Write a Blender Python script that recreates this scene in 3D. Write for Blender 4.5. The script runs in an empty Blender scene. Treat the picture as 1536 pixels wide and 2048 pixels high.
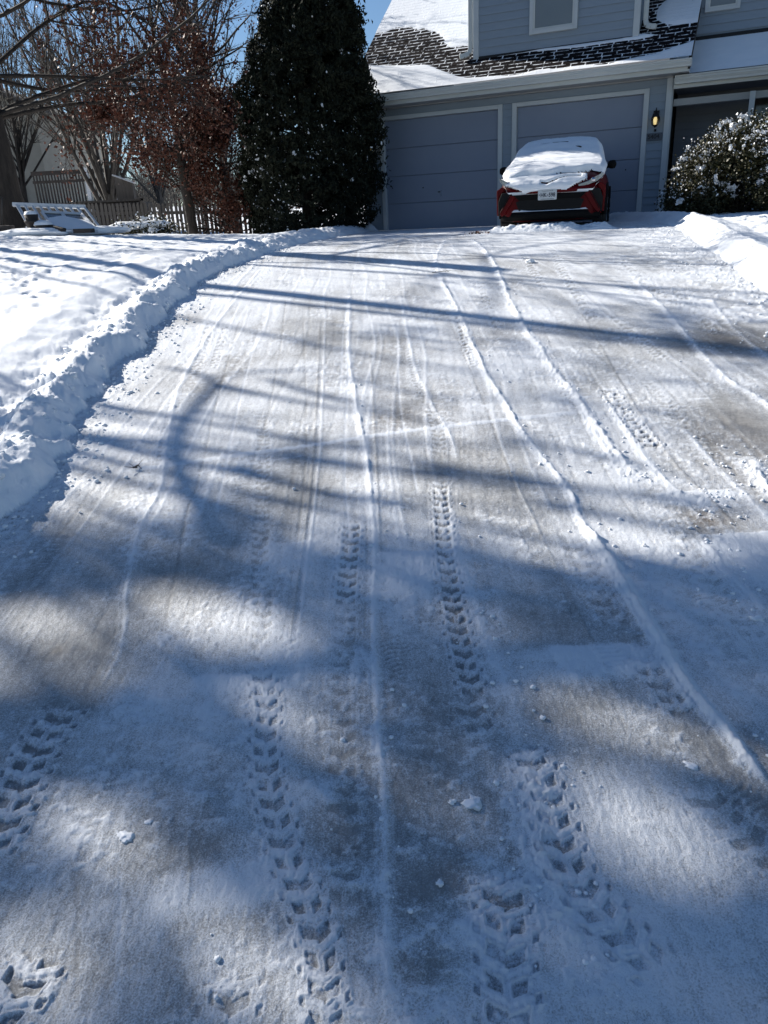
import bpy, math, random
import numpy as np
from mathutils import Vector, Matrix

random.seed(7); RS = np.random.RandomState(11)
scene = bpy.context.scene
COL = scene.collection

# ------------------------------------------------------------------ camera
EYE = 1.55
FPX = 1500.0                       # focal length in pixels of the 1536x2048 picture
cd = np.array([190, 3826, 1500.0]); cd /= np.linalg.norm(cd)         # world down, seen from the camera
cf = np.array([0, 0, 1.0]) - cd[2] * cd; cf /= np.linalg.norm(cf)    # world +Y
cr = np.cross(cd, cf)
if cr[0] < 0: cr = -cr                                               # world +X
cam_d = bpy.data.cameras.new('camera'); cam = bpy.data.objects.new('camera', cam_d); COL.objects.link(cam)
cam_d.sensor_fit = 'VERTICAL'; cam_d.sensor_height = 36.0; cam_d.lens = 36.0 * FPX / 2048
cam_d.clip_start = 0.05; cam_d.clip_end = 3000
M = np.array([[cr[0], -cr[1], -cr[2]], [cf[0], -cf[1], -cf[2]], [-cd[0], cd[1], cd[2]]])
m4 = Matrix.Identity(4)
for i in range(3):
    for j in range(3): m4[i][j] = M[i, j]
m4[2][3] = EYE
cam.matrix_world = m4
scene.camera = cam

# ------------------------------------------------------------------ light
SUN_AZ = math.radians(35.5)        # sun stands left of and beyond the picture
SUN_EL = math.radians(30)
sdir = np.array([-math.cos(SUN_AZ) * math.cos(SUN_EL), math.sin(SUN_AZ) * math.cos(SUN_EL), math.sin(SUN_EL)])
world = bpy.data.worlds.new('World'); scene.world = world; world.use_nodes = True
wn = world.node_tree.nodes; wl = world.node_tree.links
for n in list(wn): wn.remove(n)
sky = wn.new('ShaderNodeTexSky'); sky.sky_type = 'NISHITA'; sky.sun_disc = False
sky.sun_elevation = SUN_EL; sky.sun_rotation = math.atan2(sdir[0], sdir[1])
sky.altitude = 100; sky.air_density = 1.0; sky.dust_density = 0.1; sky.ozone_density = 5.0
bg = wn.new('ShaderNodeBackground'); bg.inputs[1].default_value = 0.054
wo = wn.new('ShaderNodeOutputWorld'); wl.new(sky.outputs[0], bg.inputs[0]); wl.new(bg.outputs[0], wo.inputs[0])
sl = bpy.data.lights.new('sun', 'SUN'); sl.energy = 4.5; sl.angle = math.radians(0.55); sl.color = (1.0, 0.95, 0.87)
so = bpy.data.objects.new('sun', sl); COL.objects.link(so)
so.rotation_euler = Vector(sdir).to_track_quat('Z', 'Y').to_euler()
scene.view_settings.view_transform = 'Standard'; scene.view_settings.look = 'None'
scene.view_settings.gamma = 1.0; scene.view_settings.exposure = 0.98

# ------------------------------------------------------------------ small helpers
def tag(o, label=None, cat=None, group=None, kind=None):
    if label: o['label'] = label
    if cat: o['category'] = cat
    if group: o['group'] = group
    if kind: o['kind'] = kind
    return o

def empty(name, loc=(0, 0, 0), rz=0.0, label=None, cat=None, group=None, parent=None):
    o = bpy.data.objects.new(name, None); COL.objects.link(o)
    o.location = loc; o.rotation_euler = (0, 0, rz); o.empty_display_size = 0.2
    if parent: o.parent = parent
    return tag(o, label, cat, group)

def obj_np(name, V, F, mat, parent=None, smooth=False, attrs=None, mats=None, midx=None, shared=None):
    V = np.asarray(V, dtype=np.float32).reshape(-1, 3)
    F = np.asarray(F, dtype=np.int32)
    me = bpy.data.meshes.new(name)
    me.vertices.add(len(V)); me.vertices.foreach_set('co', V.ravel())
    k = F.shape[1]
    me.loops.add(F.size); me.loops.foreach_set('vertex_index', F.ravel())
    me.polygons.add(len(F)); me.polygons.foreach_set('loop_start', np.arange(0, F.size, k, dtype=np.int32))
    try: me.polygons.foreach_set('loop_total', np.full(len(F), k, dtype=np.int32))
    except Exception: pass
    if smooth: me.polygons.foreach_set('use_smooth', np.ones(len(F), dtype=bool))
    if mats:
        for m in mats: me.materials.append(m)
        me.polygons.foreach_set('material_index', np.asarray(midx, dtype=np.int32))
    else: me.materials.append(mat)
    if attrs:
        for an, av in attrs.items():
            a = me.attributes.new(an, 'FLOAT', 'POINT'); a.data.foreach_set('value', np.asarray(av, dtype=np.float32).ravel())
    me.update(); me.validate()
    o = bpy.data.objects.new(name, me); COL.objects.link(o)
    if parent: o.parent = parent
    return o

class MB:
    """collects boxes, prisms, tubes and lathes, and links them as one mesh"""
    def __init__(s): s.v = []; s.f = []; s.sm = []
    def add(s, vs, fs, smooth=False):
        b = len(s.v); s.v += [tuple(v) for v in vs]; s.f += [tuple(b + i for i in f) for f in fs]; s.sm += [smooth] * len(fs)
        return s
    def box(s, x0, x1, y0, y1, z0, z1):
        return s.add([(x0, y0, z0), (x1, y0, z0), (x1, y1, z0), (x0, y1, z0), (x0, y0, z1), (x1, y0, z1), (x1, y1, z1), (x0, y1, z1)],
                     [(0, 3, 2, 1), (4, 5, 6, 7), (0, 1, 5, 4), (1, 2, 6, 5), (2, 3, 7, 6), (3, 0, 4, 7)])
    def bar(s, p, q, w, h=None, up=(0, 0, 1)):
        h = h or w; p = Vector(p); q = Vector(q); d = (q - p).normalized(); u = Vector(up)
        if abs(d.dot(u)) > .97: u = Vector((0, 1, 0))
        a = d.cross(u).normalized() * w / 2; b = a.cross(d).normalized() * h / 2
        vs = [e + i * a + j * b for e in (p, q) for i, j in ((-1, -1), (1, -1), (1, 1), (-1, 1))]
        return s.add(vs, [(0, 1, 2, 3), (7, 6, 5, 4), (0, 4, 5, 1), (1, 5, 6, 2), (2, 6, 7, 3), (3, 7, 4, 0)])
    def tube(s, pts, r, n=8, cap=True):
        pts = [Vector(p) for p in pts]; R = r if isinstance(r, (list, tuple)) else [r] * len(pts)
        ref = Vector((0, 0, 1)); vs = []; k = len(pts)
        for i, p in enumerate(pts):
            d = (pts[min(i + 1, k - 1)] - pts[max(i - 1, 0)]).normalized()
            u = ref if abs(d.dot(ref)) < .95 else Vector((1, 0, 0))
            a = d.cross(u).normalized(); b = a.cross(d)
            vs += [p + R[i] * (math.cos(2 * math.pi * j / n) * a + math.sin(2 * math.pi * j / n) * b) for j in range(n)]
        fs = [(i * n + j, i * n + (j + 1) % n, (i + 1) * n + (j + 1) % n, (i + 1) * n + j) for i in range(k - 1) for j in range(n)]
        if cap: fs += [tuple(range(n))[::-1], tuple((k - 1) * n + j for j in range(n))]
        return s.add(vs, fs, True)
    def lathe(s, prof, c, n=16, axis='z'):
        vs = []
        for r, h in prof:
            for j in range(n):
                a = 2 * math.pi * j / n; x, y = r * math.cos(a), r * math.sin(a)
                vs.append((c[0] + x, c[1] + y, c[2] + h) if axis == 'z' else (c[0] + h, c[1] + x, c[2] + y))
        k = len(prof)
        return s.add(vs, [(i * n + j, i * n + (j + 1) % n, (i + 1) * n + (j + 1) % n, (i + 1) * n + j) for i in range(k - 1) for j in range(n)], True)
    def prism(s, poly, y0, y1, ax='y'):
        n = len(poly)
        if ax == 'y': vs = [(x, y0, z) for x, z in poly] + [(x, y1, z) for x, z in poly]
        elif ax == 'x': vs = [(y0, x, z) for x, z in poly] + [(y1, x, z) for x, z in poly]
        else: vs = [(x, z, y0) for x, z in poly] + [(x, z, y1) for x, z in poly]
        return s.add(vs, [tuple(range(n)), tuple(range(2 * n - 1, n - 1, -1))] + [(i, i + n, (i + 1) % n + n, (i + 1) % n) for i in range(n)])
    def build(s, name, mat, parent=None, bevel=0):
        me = bpy.data.meshes.new(name); me.from_pydata(s.v, [], s.f); me.materials.append(mat)
        me.polygons.foreach_set('use_smooth', s.sm); me.update()
        o = bpy.data.objects.new(name, me); COL.objects.link(o)
        import bmesh
        bm = bmesh.new(); bm.from_mesh(me); bmesh.ops.recalc_face_normals(bm, faces=bm.faces); bm.to_mesh(me); bm.free()
        if bevel:
            b = o.modifiers.new('bevel', 'BEVEL'); b.width = bevel; b.segments = 2; b.limit_method = 'ANGLE'
        if parent: o.parent = parent
        return o

# ------------------------------------------------------------------ numpy noise
def _h(ix, iy, seed):
    n = (ix.astype(np.int64) * 374761393 + iy.astype(np.int64) * 668265263 + seed * 1442695041) & 0x7fffffff
    n = ((n ^ (n >> 13)) * 1274126177) & 0x7fffffff
    return ((n ^ (n >> 16)) & 0xffff).astype(np.float32) / 65535.0
def vn(x, y, seed=0):
    x0 = np.floor(x); y0 = np.floor(y); fx = x - x0; fy = y - y0
    fx = fx * fx * (3 - 2 * fx); fy = fy * fy * (3 - 2 * fy)
    a = _h(x0, y0, seed); b = _h(x0 + 1, y0, seed); c = _h(x0, y0 + 1, seed); d = _h(x0 + 1, y0 + 1, seed)
    return (a + (b - a) * fx) * (1 - fy) + (c + (d - c) * fx) * fy
def fbm(x, y, seed=0, o=4, g=.5):
    s = 0; a = 1; t = 0
    for i in range(o):
        s = s + a * vn(x * 2 ** i + 17.3 * i, y * 2 ** i - 9.1 * i, seed + i * 7); t += a; a *= g
    return s / t
def sst(a, b, x):
    t = np.clip((x - a) / (b - a), 0, 1); return t * t * (3 - 2 * t)

# ------------------------------------------------------------------ materials
def newmat(name):
    m = bpy.data.materials.new(name); m.use_nodes = True
    nt = m.node_tree; b = nt.nodes['Principled BSDF']; return m, nt, b
def N(nt, t, **kw):
    n = nt.nodes.new(t)
    for k, v in kw.items():
        if k in n.inputs.keys(): n.inputs[k].default_value = v
        else: setattr(n, k, v)
    return n
def ramp(nt, src, stops):
    r = nt.nodes.new('ShaderNodeValToRGB'); nt.links.new(src, r.inputs[0]); cr_ = r.color_ramp
    while len(cr_.elements) < len(stops): cr_.elements.new(.5)
    for e, (p, c) in zip(cr_.elements, stops): e.position = p; e.color = (*c, 1)
    return r.outputs[0]
def mat(name, c1, c2=None, rough=.7, scale=6, bump=0, bscale=60, metal=0, spec=.4, sc=(1, 1, 1), detail=5, coords='Object', coat=0, bdist=.003):
    m, nt, b = newmat(name); L = nt.links
    b.inputs['Roughness'].default_value = rough; b.inputs['Metallic'].default_value = metal
    b.inputs['Specular IOR Level'].default_value = spec; b.inputs['Coat Weight'].default_value = coat
    tc = N(nt, 'ShaderNodeTexCoord'); mp = N(nt, 'ShaderNodeMapping'); mp.inputs['Scale'].default_value = sc
    L.new(tc.outputs[coords], mp.inputs[0])
    if c2:
        n = N(nt, 'ShaderNodeTexNoise', Scale=scale, Detail=detail, Roughness=.65); L.new(mp.outputs[0], n.inputs['Vector'])
        L.new(ramp(nt, n.outputs['Fac'], [(.3, c1), (.7, c2)]), b.inputs['Base Color'])
    else: b.inputs['Base Color'].default_value = (*c1, 1)
    if bump:
        n = N(nt, 'ShaderNodeTexNoise', Scale=bscale, Detail=4, Roughness=.7); L.new(mp.outputs[0], n.inputs['Vector'])
        bu = N(nt, 'ShaderNodeBump', Strength=bump, Distance=bdist); L.new(n.outputs['Fac'], bu.inputs['Height']); L.new(bu.outputs[0], b.inputs['Normal'])
    return m

def leafmat(name, cols, rough=.6, trans=.0, scale=9):
    """colour varies from clump to clump and from leaf to leaf"""
    m, nt, b = newmat(name); L = nt.links
    tc = N(nt, 'ShaderNodeTexCoord'); n = N(nt, 'ShaderNodeTexNoise', Scale=scale, Detail=6, Roughness=.75); L.new(tc.outputs['Object'], n.inputs['Vector'])
    k = len(cols); L.new(ramp(nt, n.outputs['Fac'], [(.32 + .36 * i / (k - 1), c) for i, c in enumerate(cols)]), b.inputs['Base Color'])
    b.inputs['Roughness'].default_value = rough; b.inputs['Specular IOR Level'].default_value = .3
    if trans:
        t = N(nt, 'ShaderNodeBsdfTranslucent'); L.new(b.inputs['Base Color'].links[0].from_socket, t.inputs[0])
        mx = N(nt, 'ShaderNodeMixShader'); mx.inputs[0].default_value = trans
        out = nt.nodes['Material Output']; L.new(b.outputs[0], mx.inputs[1]); L.new(t.outputs[0], mx.inputs[2]); L.new(mx.outputs[0], out.inputs[0])
    return m

M_snow = mat('snow', (.80, .83, .87), (.86, .88, .90), rough=.75, scale=3, bump=.7, bscale=70, spec=.25, bdist=.006)
M_snow_fine = mat('snow_fine', (.82, .85, .88), (.88, .89, .91), rough=.7, scale=4, bump=.35, bscale=120, spec=.25, bdist=.002)
M_siding = mat('siding_paint', (.225, .277, .335), (.25, .305, .365), rough=.55, scale=3, bump=.15, bscale=90, sc=(1, 1, 8))
M_door = mat('garage_door_paint', (.20, .238, .315), (.22, .26, .335), rough=.5, scale=1.2, bump=.1, bscale=40)
M_trim = mat('white_trim', (.46, .50, .52), (.52, .555, .57), rough=.5, scale=2)
M_gut = mat('gutter_paint', (.50, .53, .52), (.56, .585, .575), rough=.4, scale=2)
M_frieze = mat('frieze_paint', (.36, .37, .37), (.40, .41, .41), rough=.6, scale=2)
M_gap = mat('dark_gap', (.02, .022, .025), rough=.9)
M_shadedwall = mat('porch_wall', (.13, .14, .16), (.15, .16, .18), rough=.7, scale=3)  # porch siding colour darkened for the shade of the recess
M_glass = mat('window_glass', (.05, .065, .075), (.065, .08, .09), rough=.12, scale=1, spec=.7)
M_blind = mat('window_shade', (.15, .18, .20), (.17, .20, .22), rough=.25, scale=1.5, spec=.6)
M_blackmetal = mat('black_metal', (.015, .015, .017), rough=.4, metal=.3)
M_bark = mat('bark', (.016, .013, .011), (.045, .036, .03), rough=.9, scale=14, bump=.8, bscale=30, sc=(1, 1, .25), bdist=.02)
M_barkpale = mat('bark_pale', (.045, .040, .034), (.10, .09, .08), rough=.9, scale=14, bump=.6, bscale=30, sc=(1, 1, .25), bdist=.015)
M_oakleaf = leafmat('dry_oak_leaves', [(.03, .011, .008), (.075, .022, .013), (.11, .042, .024), (.06, .03, .024)], trans=.10, scale=3)
M_ever = leafmat('evergreen_foliage', [(.006, .009, .005), (.014, .018, .009), (.032, .036, .022)], rough=.9, scale=4)
M_holly = leafmat('shrub_leaves', [(.010, .014, .006), (.025, .03, .012), (.065, .055, .022), (.03, .034, .018)], rough=.5, scale=10)
M_wood = mat('weathered_wood', (.085, .075, .068), (.15, .135, .12), rough=.85, scale=5, bump=.4, bscale=40, sc=(6, 6, .6))
M_darkwood = mat('dark_wood', (.03, .025, .022), (.05, .042, .038), rough=.8, scale=5)
M_white = mat('white_paint', (.55, .58, .62), (.66, .68, .70), rough=.5, scale=5)
M_beige = mat('beige_stucco', (.30, .28, .235), (.36, .335, .28), rough=.85, scale=2, bump=.3, bscale=40)
M_roofgrey = mat('far_roof', (.08, .075, .07), (.12, .11, .10), rough=.9, scale=10)

# driveway: concrete that shows through thin scraped snow; "cover" says where snow lies plus slight painted sun and shade, "stain" where the concrete is soiled
def drive_mat():
    m, nt, b = newmat('scraped_snow_on_concrete'); L = nt.links
    tc = N(nt, 'ShaderNodeTexCoord')
    at = N(nt, 'ShaderNodeAttribute', attribute_name='cover'); st = N(nt, 'ShaderNodeAttribute', attribute_name='stain')
    n1 = N(nt, 'ShaderNodeTexNoise', Scale=230, Detail=4, Roughness=.8); L.new(tc.outputs['Object'], n1.inputs['Vector'])
    mp = N(nt, 'ShaderNodeMapping'); mp.inputs['Scale'].default_value = (1, .45, 1); L.new(tc.outputs['Object'], mp.inputs[0])
    n2 = N(nt, 'ShaderNodeTexNoise', Scale=110, Detail=5, Roughness=.75); L.new(mp.outputs[0], n2.inputs['Vector'])
    n3 = N(nt, 'ShaderNodeTexNoise', Scale=26, Detail=6, Roughness=.75); L.new(tc.outputs['Object'], n3.inputs['Vector'])
    def math_(op, a, bb):
        k = N(nt, 'ShaderNodeMath', operation=op)
        for i, q in enumerate((a, bb)):
            if isinstance(q, (int, float)): k.inputs[i].default_value = q
            else: L.new(q, k.inputs[i])
        return k.outputs[0]
    g = math_('SUBTRACT', n1.outputs['Fac'], .5); g = math_('MULTIPLY', g, 2.6)
    g2 = math_('MULTIPLY', math_('SUBTRACT', n2.outputs['Fac'], .5), .7)
    g3 = math_('MULTIPLY', math_('SUBTRACT', n3.outputs['Fac'], .5), .55)
    tot = math_('ADD', math_('ADD', at.outputs['Fac'], g), math_('ADD', g2, g3))
    mr = N(nt, 'ShaderNodeMapRange', interpolation_type='SMOOTHSTEP'); mr.inputs[1].default_value = .0; mr.inputs[2].default_value = 1.05
    L.new(tot, mr.inputs[0])
    conc = ramp(nt, n3.outputs['Fac'], [(.3, (.24, .238, .233)), (.7, (.34, .338, .33))])
    mst = N(nt, 'ShaderNodeMix', data_type='RGBA'); L.new(st.outputs['Fac'], mst.inputs[0]); L.new(conc, mst.inputs[6]); mst.inputs[7].default_value = (.13, .10, .07, 1)
    mx = N(nt, 'ShaderNodeMix', data_type='RGBA'); L.new(mr.outputs[0], mx.inputs[0]); L.new(mst.outputs[2], mx.inputs[6]); mx.inputs[7].default_value = (.80, .83, .87, 1)
    L.new(mx.outputs[2], b.inputs['Base Color'])
    b.inputs['Roughness'].default_value = .62; b.inputs['Specular IOR Level'].default_value = .35
    hs = math_('ADD', math_('MULTIPLY', n1.outputs['Fac'], .6), math_('MULTIPLY', n2.outputs['Fac'], .7))
    bu = N(nt, 'ShaderNodeBump', Strength=1.0, Distance=.0045); L.new(hs, bu.inputs['Height']); L.new(bu.outputs[0], b.inputs['Normal'])
    return m
M_drive = drive_mat()

# ------------------------------------------------------------------ terrain profile
def zb(Y):                          # concrete drive: climbs from the street, levels out before the garage
    Y = np.asarray(Y, dtype=float); k = .14
    z = 1.262 - k * np.log1p(np.exp(np.clip((11.67 - Y) * .108 / k, -50, 50)))
    return z
def ray(px, py):
    v = np.array([px - 768, py - 1024, FPX]); return np.array([v @ cr, v @ cf, -(v @ cd)])
def G(px, py, up=0.0):              # where a picture point of the drive lies in metres (used as a tape measure)
    R = ray(px, py); R = R / R[1]
    a, b_ = .3, 26.0
    for _ in range(60):
        c = (a + b_) / 2
        if EYE + c * R[2] > zb(c) + up: a = c
        else: b_ = c
    return np.array([R[0] * a, a])
def GP(pts, up=0.0): return np.array([G(x, y, up) for x, y in pts])

foot = GP([(748, 462), (650, 479), (560, 500), (470, 530), (400, 562), (370, 600), (330, 630), (290, 680), (235, 740), (185, 810), (145, 880), (122, 930), (98, 970), (45, 1012), (0, 1045), (-110, 1120), (-330, 1290), (-700, 1600)])
footr = GP([(1320, 446), (1345, 452), (1390, 485), (1460, 533), (1536, 585), (1680, 690), (2000, 1000)])
o_ = np.argsort(foot[:, 1]); FY, FX = foot[o_, 1], foot[o_, 0]
o_ = np.argsort(footr[:, 1]); RY, RX = footr[o_, 1], footr[o_, 0]
def xfoot(Y): return np.interp(Y, FY, FX)
def xfootr(Y): return np.interp(Y, RY, RX)

GA = math.radians(25)               # the house faces a little to the left
HU = np.array([math.cos(GA), -math.sin(GA)]); HN = np.array([-math.sin(GA), -math.cos(GA)])   # along the front, out of the front
HS = 1.145
P0 = np.array([0.39954, 17.525]) * HS
def hz(z): return EYE + (z - EYE) * HS
def house_tn(X, Y): return ((X - P0[0]) * HU[0] + (Y - P0[1]) * HU[1]) / HS, ((X - P0[0]) * HN[0] + (Y - P0[1]) * HN[1]) / HS

def prof(d, xs, hs): return np.interp(d, xs, hs)

def lawn_h(X, Y, fine=True):
    """height above the drive profile of the snow beside it; zero on the drive"""
    jag = (fbm(X * 7 + 3, Y * 7, 5, 3) - .5) * .12 + (vn(X * 2.1, Y * 2.1, 9) - .5) * .10
    dl = (xfoot(Y) - X) * .83 + jag
    far = sst(8.5, 12.5, Y)
    h = prof(dl, [-.02, .0, .04, .10, .16, .23, .33, .44, .60, .80, 1.2, 2.4], [0, .0, .07, .15, .185, .165, .07, .03, .09, .135, .12, .12])
    h2 = prof(dl, [-.02, .0, .08, .22, .38, .6, .9, 1.5], [0, 0, .07, .13, .16, .15, .13, .13])
    hl = h * (1 - far) + h2 * far
    lumps = (fbm(X * 6.5, Y * 6.5, 21, 4, .5) - .5)
    crumb = np.maximum(0, fbm(X * 24, Y * 24, 31, 3, .6) - .52)
    near = sst(0, .12, dl) * (1 - sst(.3, .7, dl))
    hl = hl + near * (lumps * .11 + crumb * .07) + sst(.02, .5, dl) * lumps * .02
    # trampled and drifted snow on the lawn
    lw = sst(.7, 1.3, dl)
    ripple = (fbm(X * 3.2 + .5 * fbm(X * 2, Y * 2, 3) * 3, Y * 1.7, 41, 4, .55) - .5)
    dim = np.maximum(0, fbm(X * 4.5, Y * 4.2, 77, 3, .55) - .52)
    hl = hl + lw * (ripple * .05 - dim * .22 * (.35 + .65 * sst(.45, .6, vn(X * .35, Y * .35, 55))))
    hl = hl + .045 * np.maximum(0, -(X + 2.0)) * sst(5, 13, Y) * (dl > 0) - .06 * np.maximum(0, Y - 14.5) * (1 - sst(18, 24, Y)) * 1.0 * (X < P0[0] - 1) * 0
    hl = np.where(dl > -.02, hl * (1 - .15 * (1 - sst(6, 11, Y)) * (1 - sst(.5, 1.2, dl))), 0)
    # right side
    dr = (X - xfootr(Y)) * .75 + jag * .5
    hr = prof(dr, [-.02, 0, .07, .18, .28, .40, .62, 1.1, 3], [0, 0, .05, .14, .17, .13, .07, .09, .14])
    nr = sst(0, .2, dr) * (1 - sst(.7, 1.3, dr))
    dim2 = np.maximum(0, fbm(X * 5.5, Y * 5.5, 177, 4, .6) - .5)
    hr = hr + nr * (lumps * .035 + crumb * .02) + sst(.5, 1, dr) * (lumps * .05 - dim2 * .18)
    hr = np.where(dr > -.02, hr, 0)
    return hl + hr, dl, dr

def far_fall(X, Y):
    """the lawn beyond the crest falls to the fence and the land rises again far behind"""
    w = 1 - sst(-2.5, -.8, X + .12 * (Y - 17))
    f = -.52 * sst(14.5, 21, Y) * w + .9 * sst(26, 60, Y) + 2.6 * sst(60, 200, Y)
    return f

# ---- marks in the snow on the drive -------------------------------------------------
def poly_uv(X, Y, P, reach):
    """distance across (signed) and along a polyline for grid points within reach"""
    P = np.asarray(P); lo = P.min(0) - reach; hi = P.max(0) + reach
    idx = np.nonzero((X > lo[0]) & (X < hi[0]) & (Y > lo[1]) & (Y < hi[1]))[0]
    x = X[idx]; y = Y[idx]; best = np.full(len(idx), 9.0); bu = np.zeros(len(idx)); bs = np.zeros(len(idx)); acc = 0.0
    for i in range(len(P) - 1):
        a = P[i]; d = P[i + 1] - a; l = math.hypot(*d)
        if l < 1e-6: continue
        t = ((x - a[0]) * d[0] + (y - a[1]) * d[1]) / (l * l); tc = np.clip(t, 0, 1)
        qx = x - a[0] - tc * d[0]; qy = y - a[1] - tc * d[1]; dist = np.sqrt(qx * qx + qy * qy)
        k = dist < best; best[k] = dist[k]; bu[k] = acc + tc[k] * l
        bs[k] = np.sign(qx * d[1] - qy * d[0])[k]; acc += l
    k = best < reach
    return idx[k], bu[k], best[k] * bs[k], acc
def smooth_poly(P, n=6):
    P = np.asarray(P, float)
    if len(P) < 3: return P
    out = []
    Q = np.vstack([2 * P[0] - P[1], P, 2 * P[-1] - P[-2]])
    for i in range(1, len(Q) - 2):
        for t in np.linspace(0, 1, n, endpoint=False):
            a, b, c, d = Q[i - 1], Q[i], Q[i + 1], Q[i + 2]
            out.append(.5 * ((2 * b) + (c - a) * t + (2 * a - 5 * b + 4 * c - d) * t * t + (3 * b - a - 3 * c + d) * t ** 3))
    out.append(P[-1]); return np.array(out)

ridges = [([(1165, 1045), (1215, 1112), (1250, 1172), (1290, 1242), (1340, 1322), (1390, 1392), (1450, 1462), (1500, 1532), (1560, 1600)], .022, .014, 1.0, .22),
    # picture points, width m, height m, snow added, one-sided crumble
    ([(700, 590), (697, 680), (705, 760), (722, 850), (740, 960), (748, 1080), (746, 1200), (750, 1320), (758, 1450), (766, 1580), (773, 1700), (779, 1850), (781, 2060)], .016, .008, .75, .3),
    ([(945, 480), (985, 520), (1020, 600), (1050, 655), (1082, 695), (1110, 740), (1150, 790), (1185, 840), (1215, 880), (1250, 925), (1292, 968)], .026, .014, .8, .8),
    ([(880, 560), (900, 590), (925, 640), (950, 700), (975, 750), (1000, 790), (1030, 840), (1065, 890), (1100, 935), (1140, 990), (1160, 1040), (1215, 1110), (1250, 1170), (1290, 1240), (1340, 1320), (1390, 1390), (1450, 1460), (1500, 1530), (1560, 1600)], .018, .012, .85, .6),
    ([(520, 540), (440, 640), (400, 700), (365, 760), (345, 820), (335, 900), (320, 980), (285, 1050), (265, 1120), (253, 1190), (252, 1250), (232, 1320), (190, 1385)], .016, .006, .5, .2),
    ([(480, 640), (450, 740), (420, 860), (398, 960), (375, 1020), (345, 1180), (318, 1280)], .008, -.004, -.4, 0),
    ([(1390, 1065), (1425, 1105), (1450, 1140), (1490, 1180), (1545, 1240)], .022, .010, .8, .4),
    ([(1270, 560), (1330, 620), (1380, 680), (1440, 745), (1500, 785), (1570, 830)], .022, .010, .7, .4),
    ([(1500, 910), (1520, 950), (1560, 1010)], .03, .016, .8, 1),
    ([(905, 1020), (915, 1100), (942, 1200), (968, 1280), (1000, 1350), (1022, 1420), (1040, 1500)], .030, .006, .6, .4),
    ([(1040, 1500), (1065, 1600), (1085, 1680), (1100, 1760), (1130, 1850), (1180, 1960)], .035, .009, .6, .8),
    ([(230, 945), (400, 921), (560, 899), (700, 879), (870, 855), (1020, 838), (1172, 822)], .016, .004, 1.1, 0),
    ([(370, 950), (500, 928), (640, 906)], .008, .002, .4, 0),
    ([(1350, 802), (1410, 797), (1450, 794)], .012, .003, .5, 0),
    ([(800, 590), (812, 650), (830, 730), (860, 800), (900, 870), (915, 930)], .012, .004, .5, .2),
    ([(1215, 800), (1245, 850), (1275, 900), (1320, 950), (1380, 1010)], .018, .006, .6, .3),
    ([(1370, 860), (1430, 930), (1500, 1000), (1560, 1060)], .014, .005, .6, .3),
    ([(1290, 970), (1340, 985), (1400, 1000), (1450, 1030)], .018, .009, .6, .6),
    ([(890, 480), (872, 520), (885, 560), (905, 600)], .02, .006, .6, .2),
    ([(560, 470), (520, 510), (480, 560), (455, 610)], .02, .006, .5, .2),
    ([(1420, 600), (1470, 660), (1540, 720)], .02, .007, .5, .3),
]
# faint smooth tyre lines that run up the drive: left picture x at two heights, many of them
for (xa, ya, xb, yb, xc, yc) in [(640, 640, 628, 900, 575, 1320), (650, 640, 640, 900, 590, 1320), (606, 640, 612, 900, 560, 1320), (700, 690, 690, 900, 700, 1100), (795, 640, 800, 800, 840, 1000), (880, 600, 950, 760, 1040, 1000), (520, 650, 480, 800, 430, 1040), (740, 700, 752, 900, 762, 1150), (1080, 640, 1190, 900, 1330, 1120), (1160, 620, 1300, 860, 1480, 1060), (575, 560, 560, 700, 520, 900), (715, 510, 690, 640, 680, 800), (1000, 900, 1120, 1150, 1240, 1400), (150, 1700, 155, 1850, 150, 2048), (240, 1700, 240, 1850, 238, 2048), (375, 1650, 380, 1750, 372, 1850)]:
    ridges.append(([(xa, ya), (xb, yb), (xc, yc)], .007, random.choice([-.003, .003]), random.choice([-.35, .35, .4]), 0))

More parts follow.
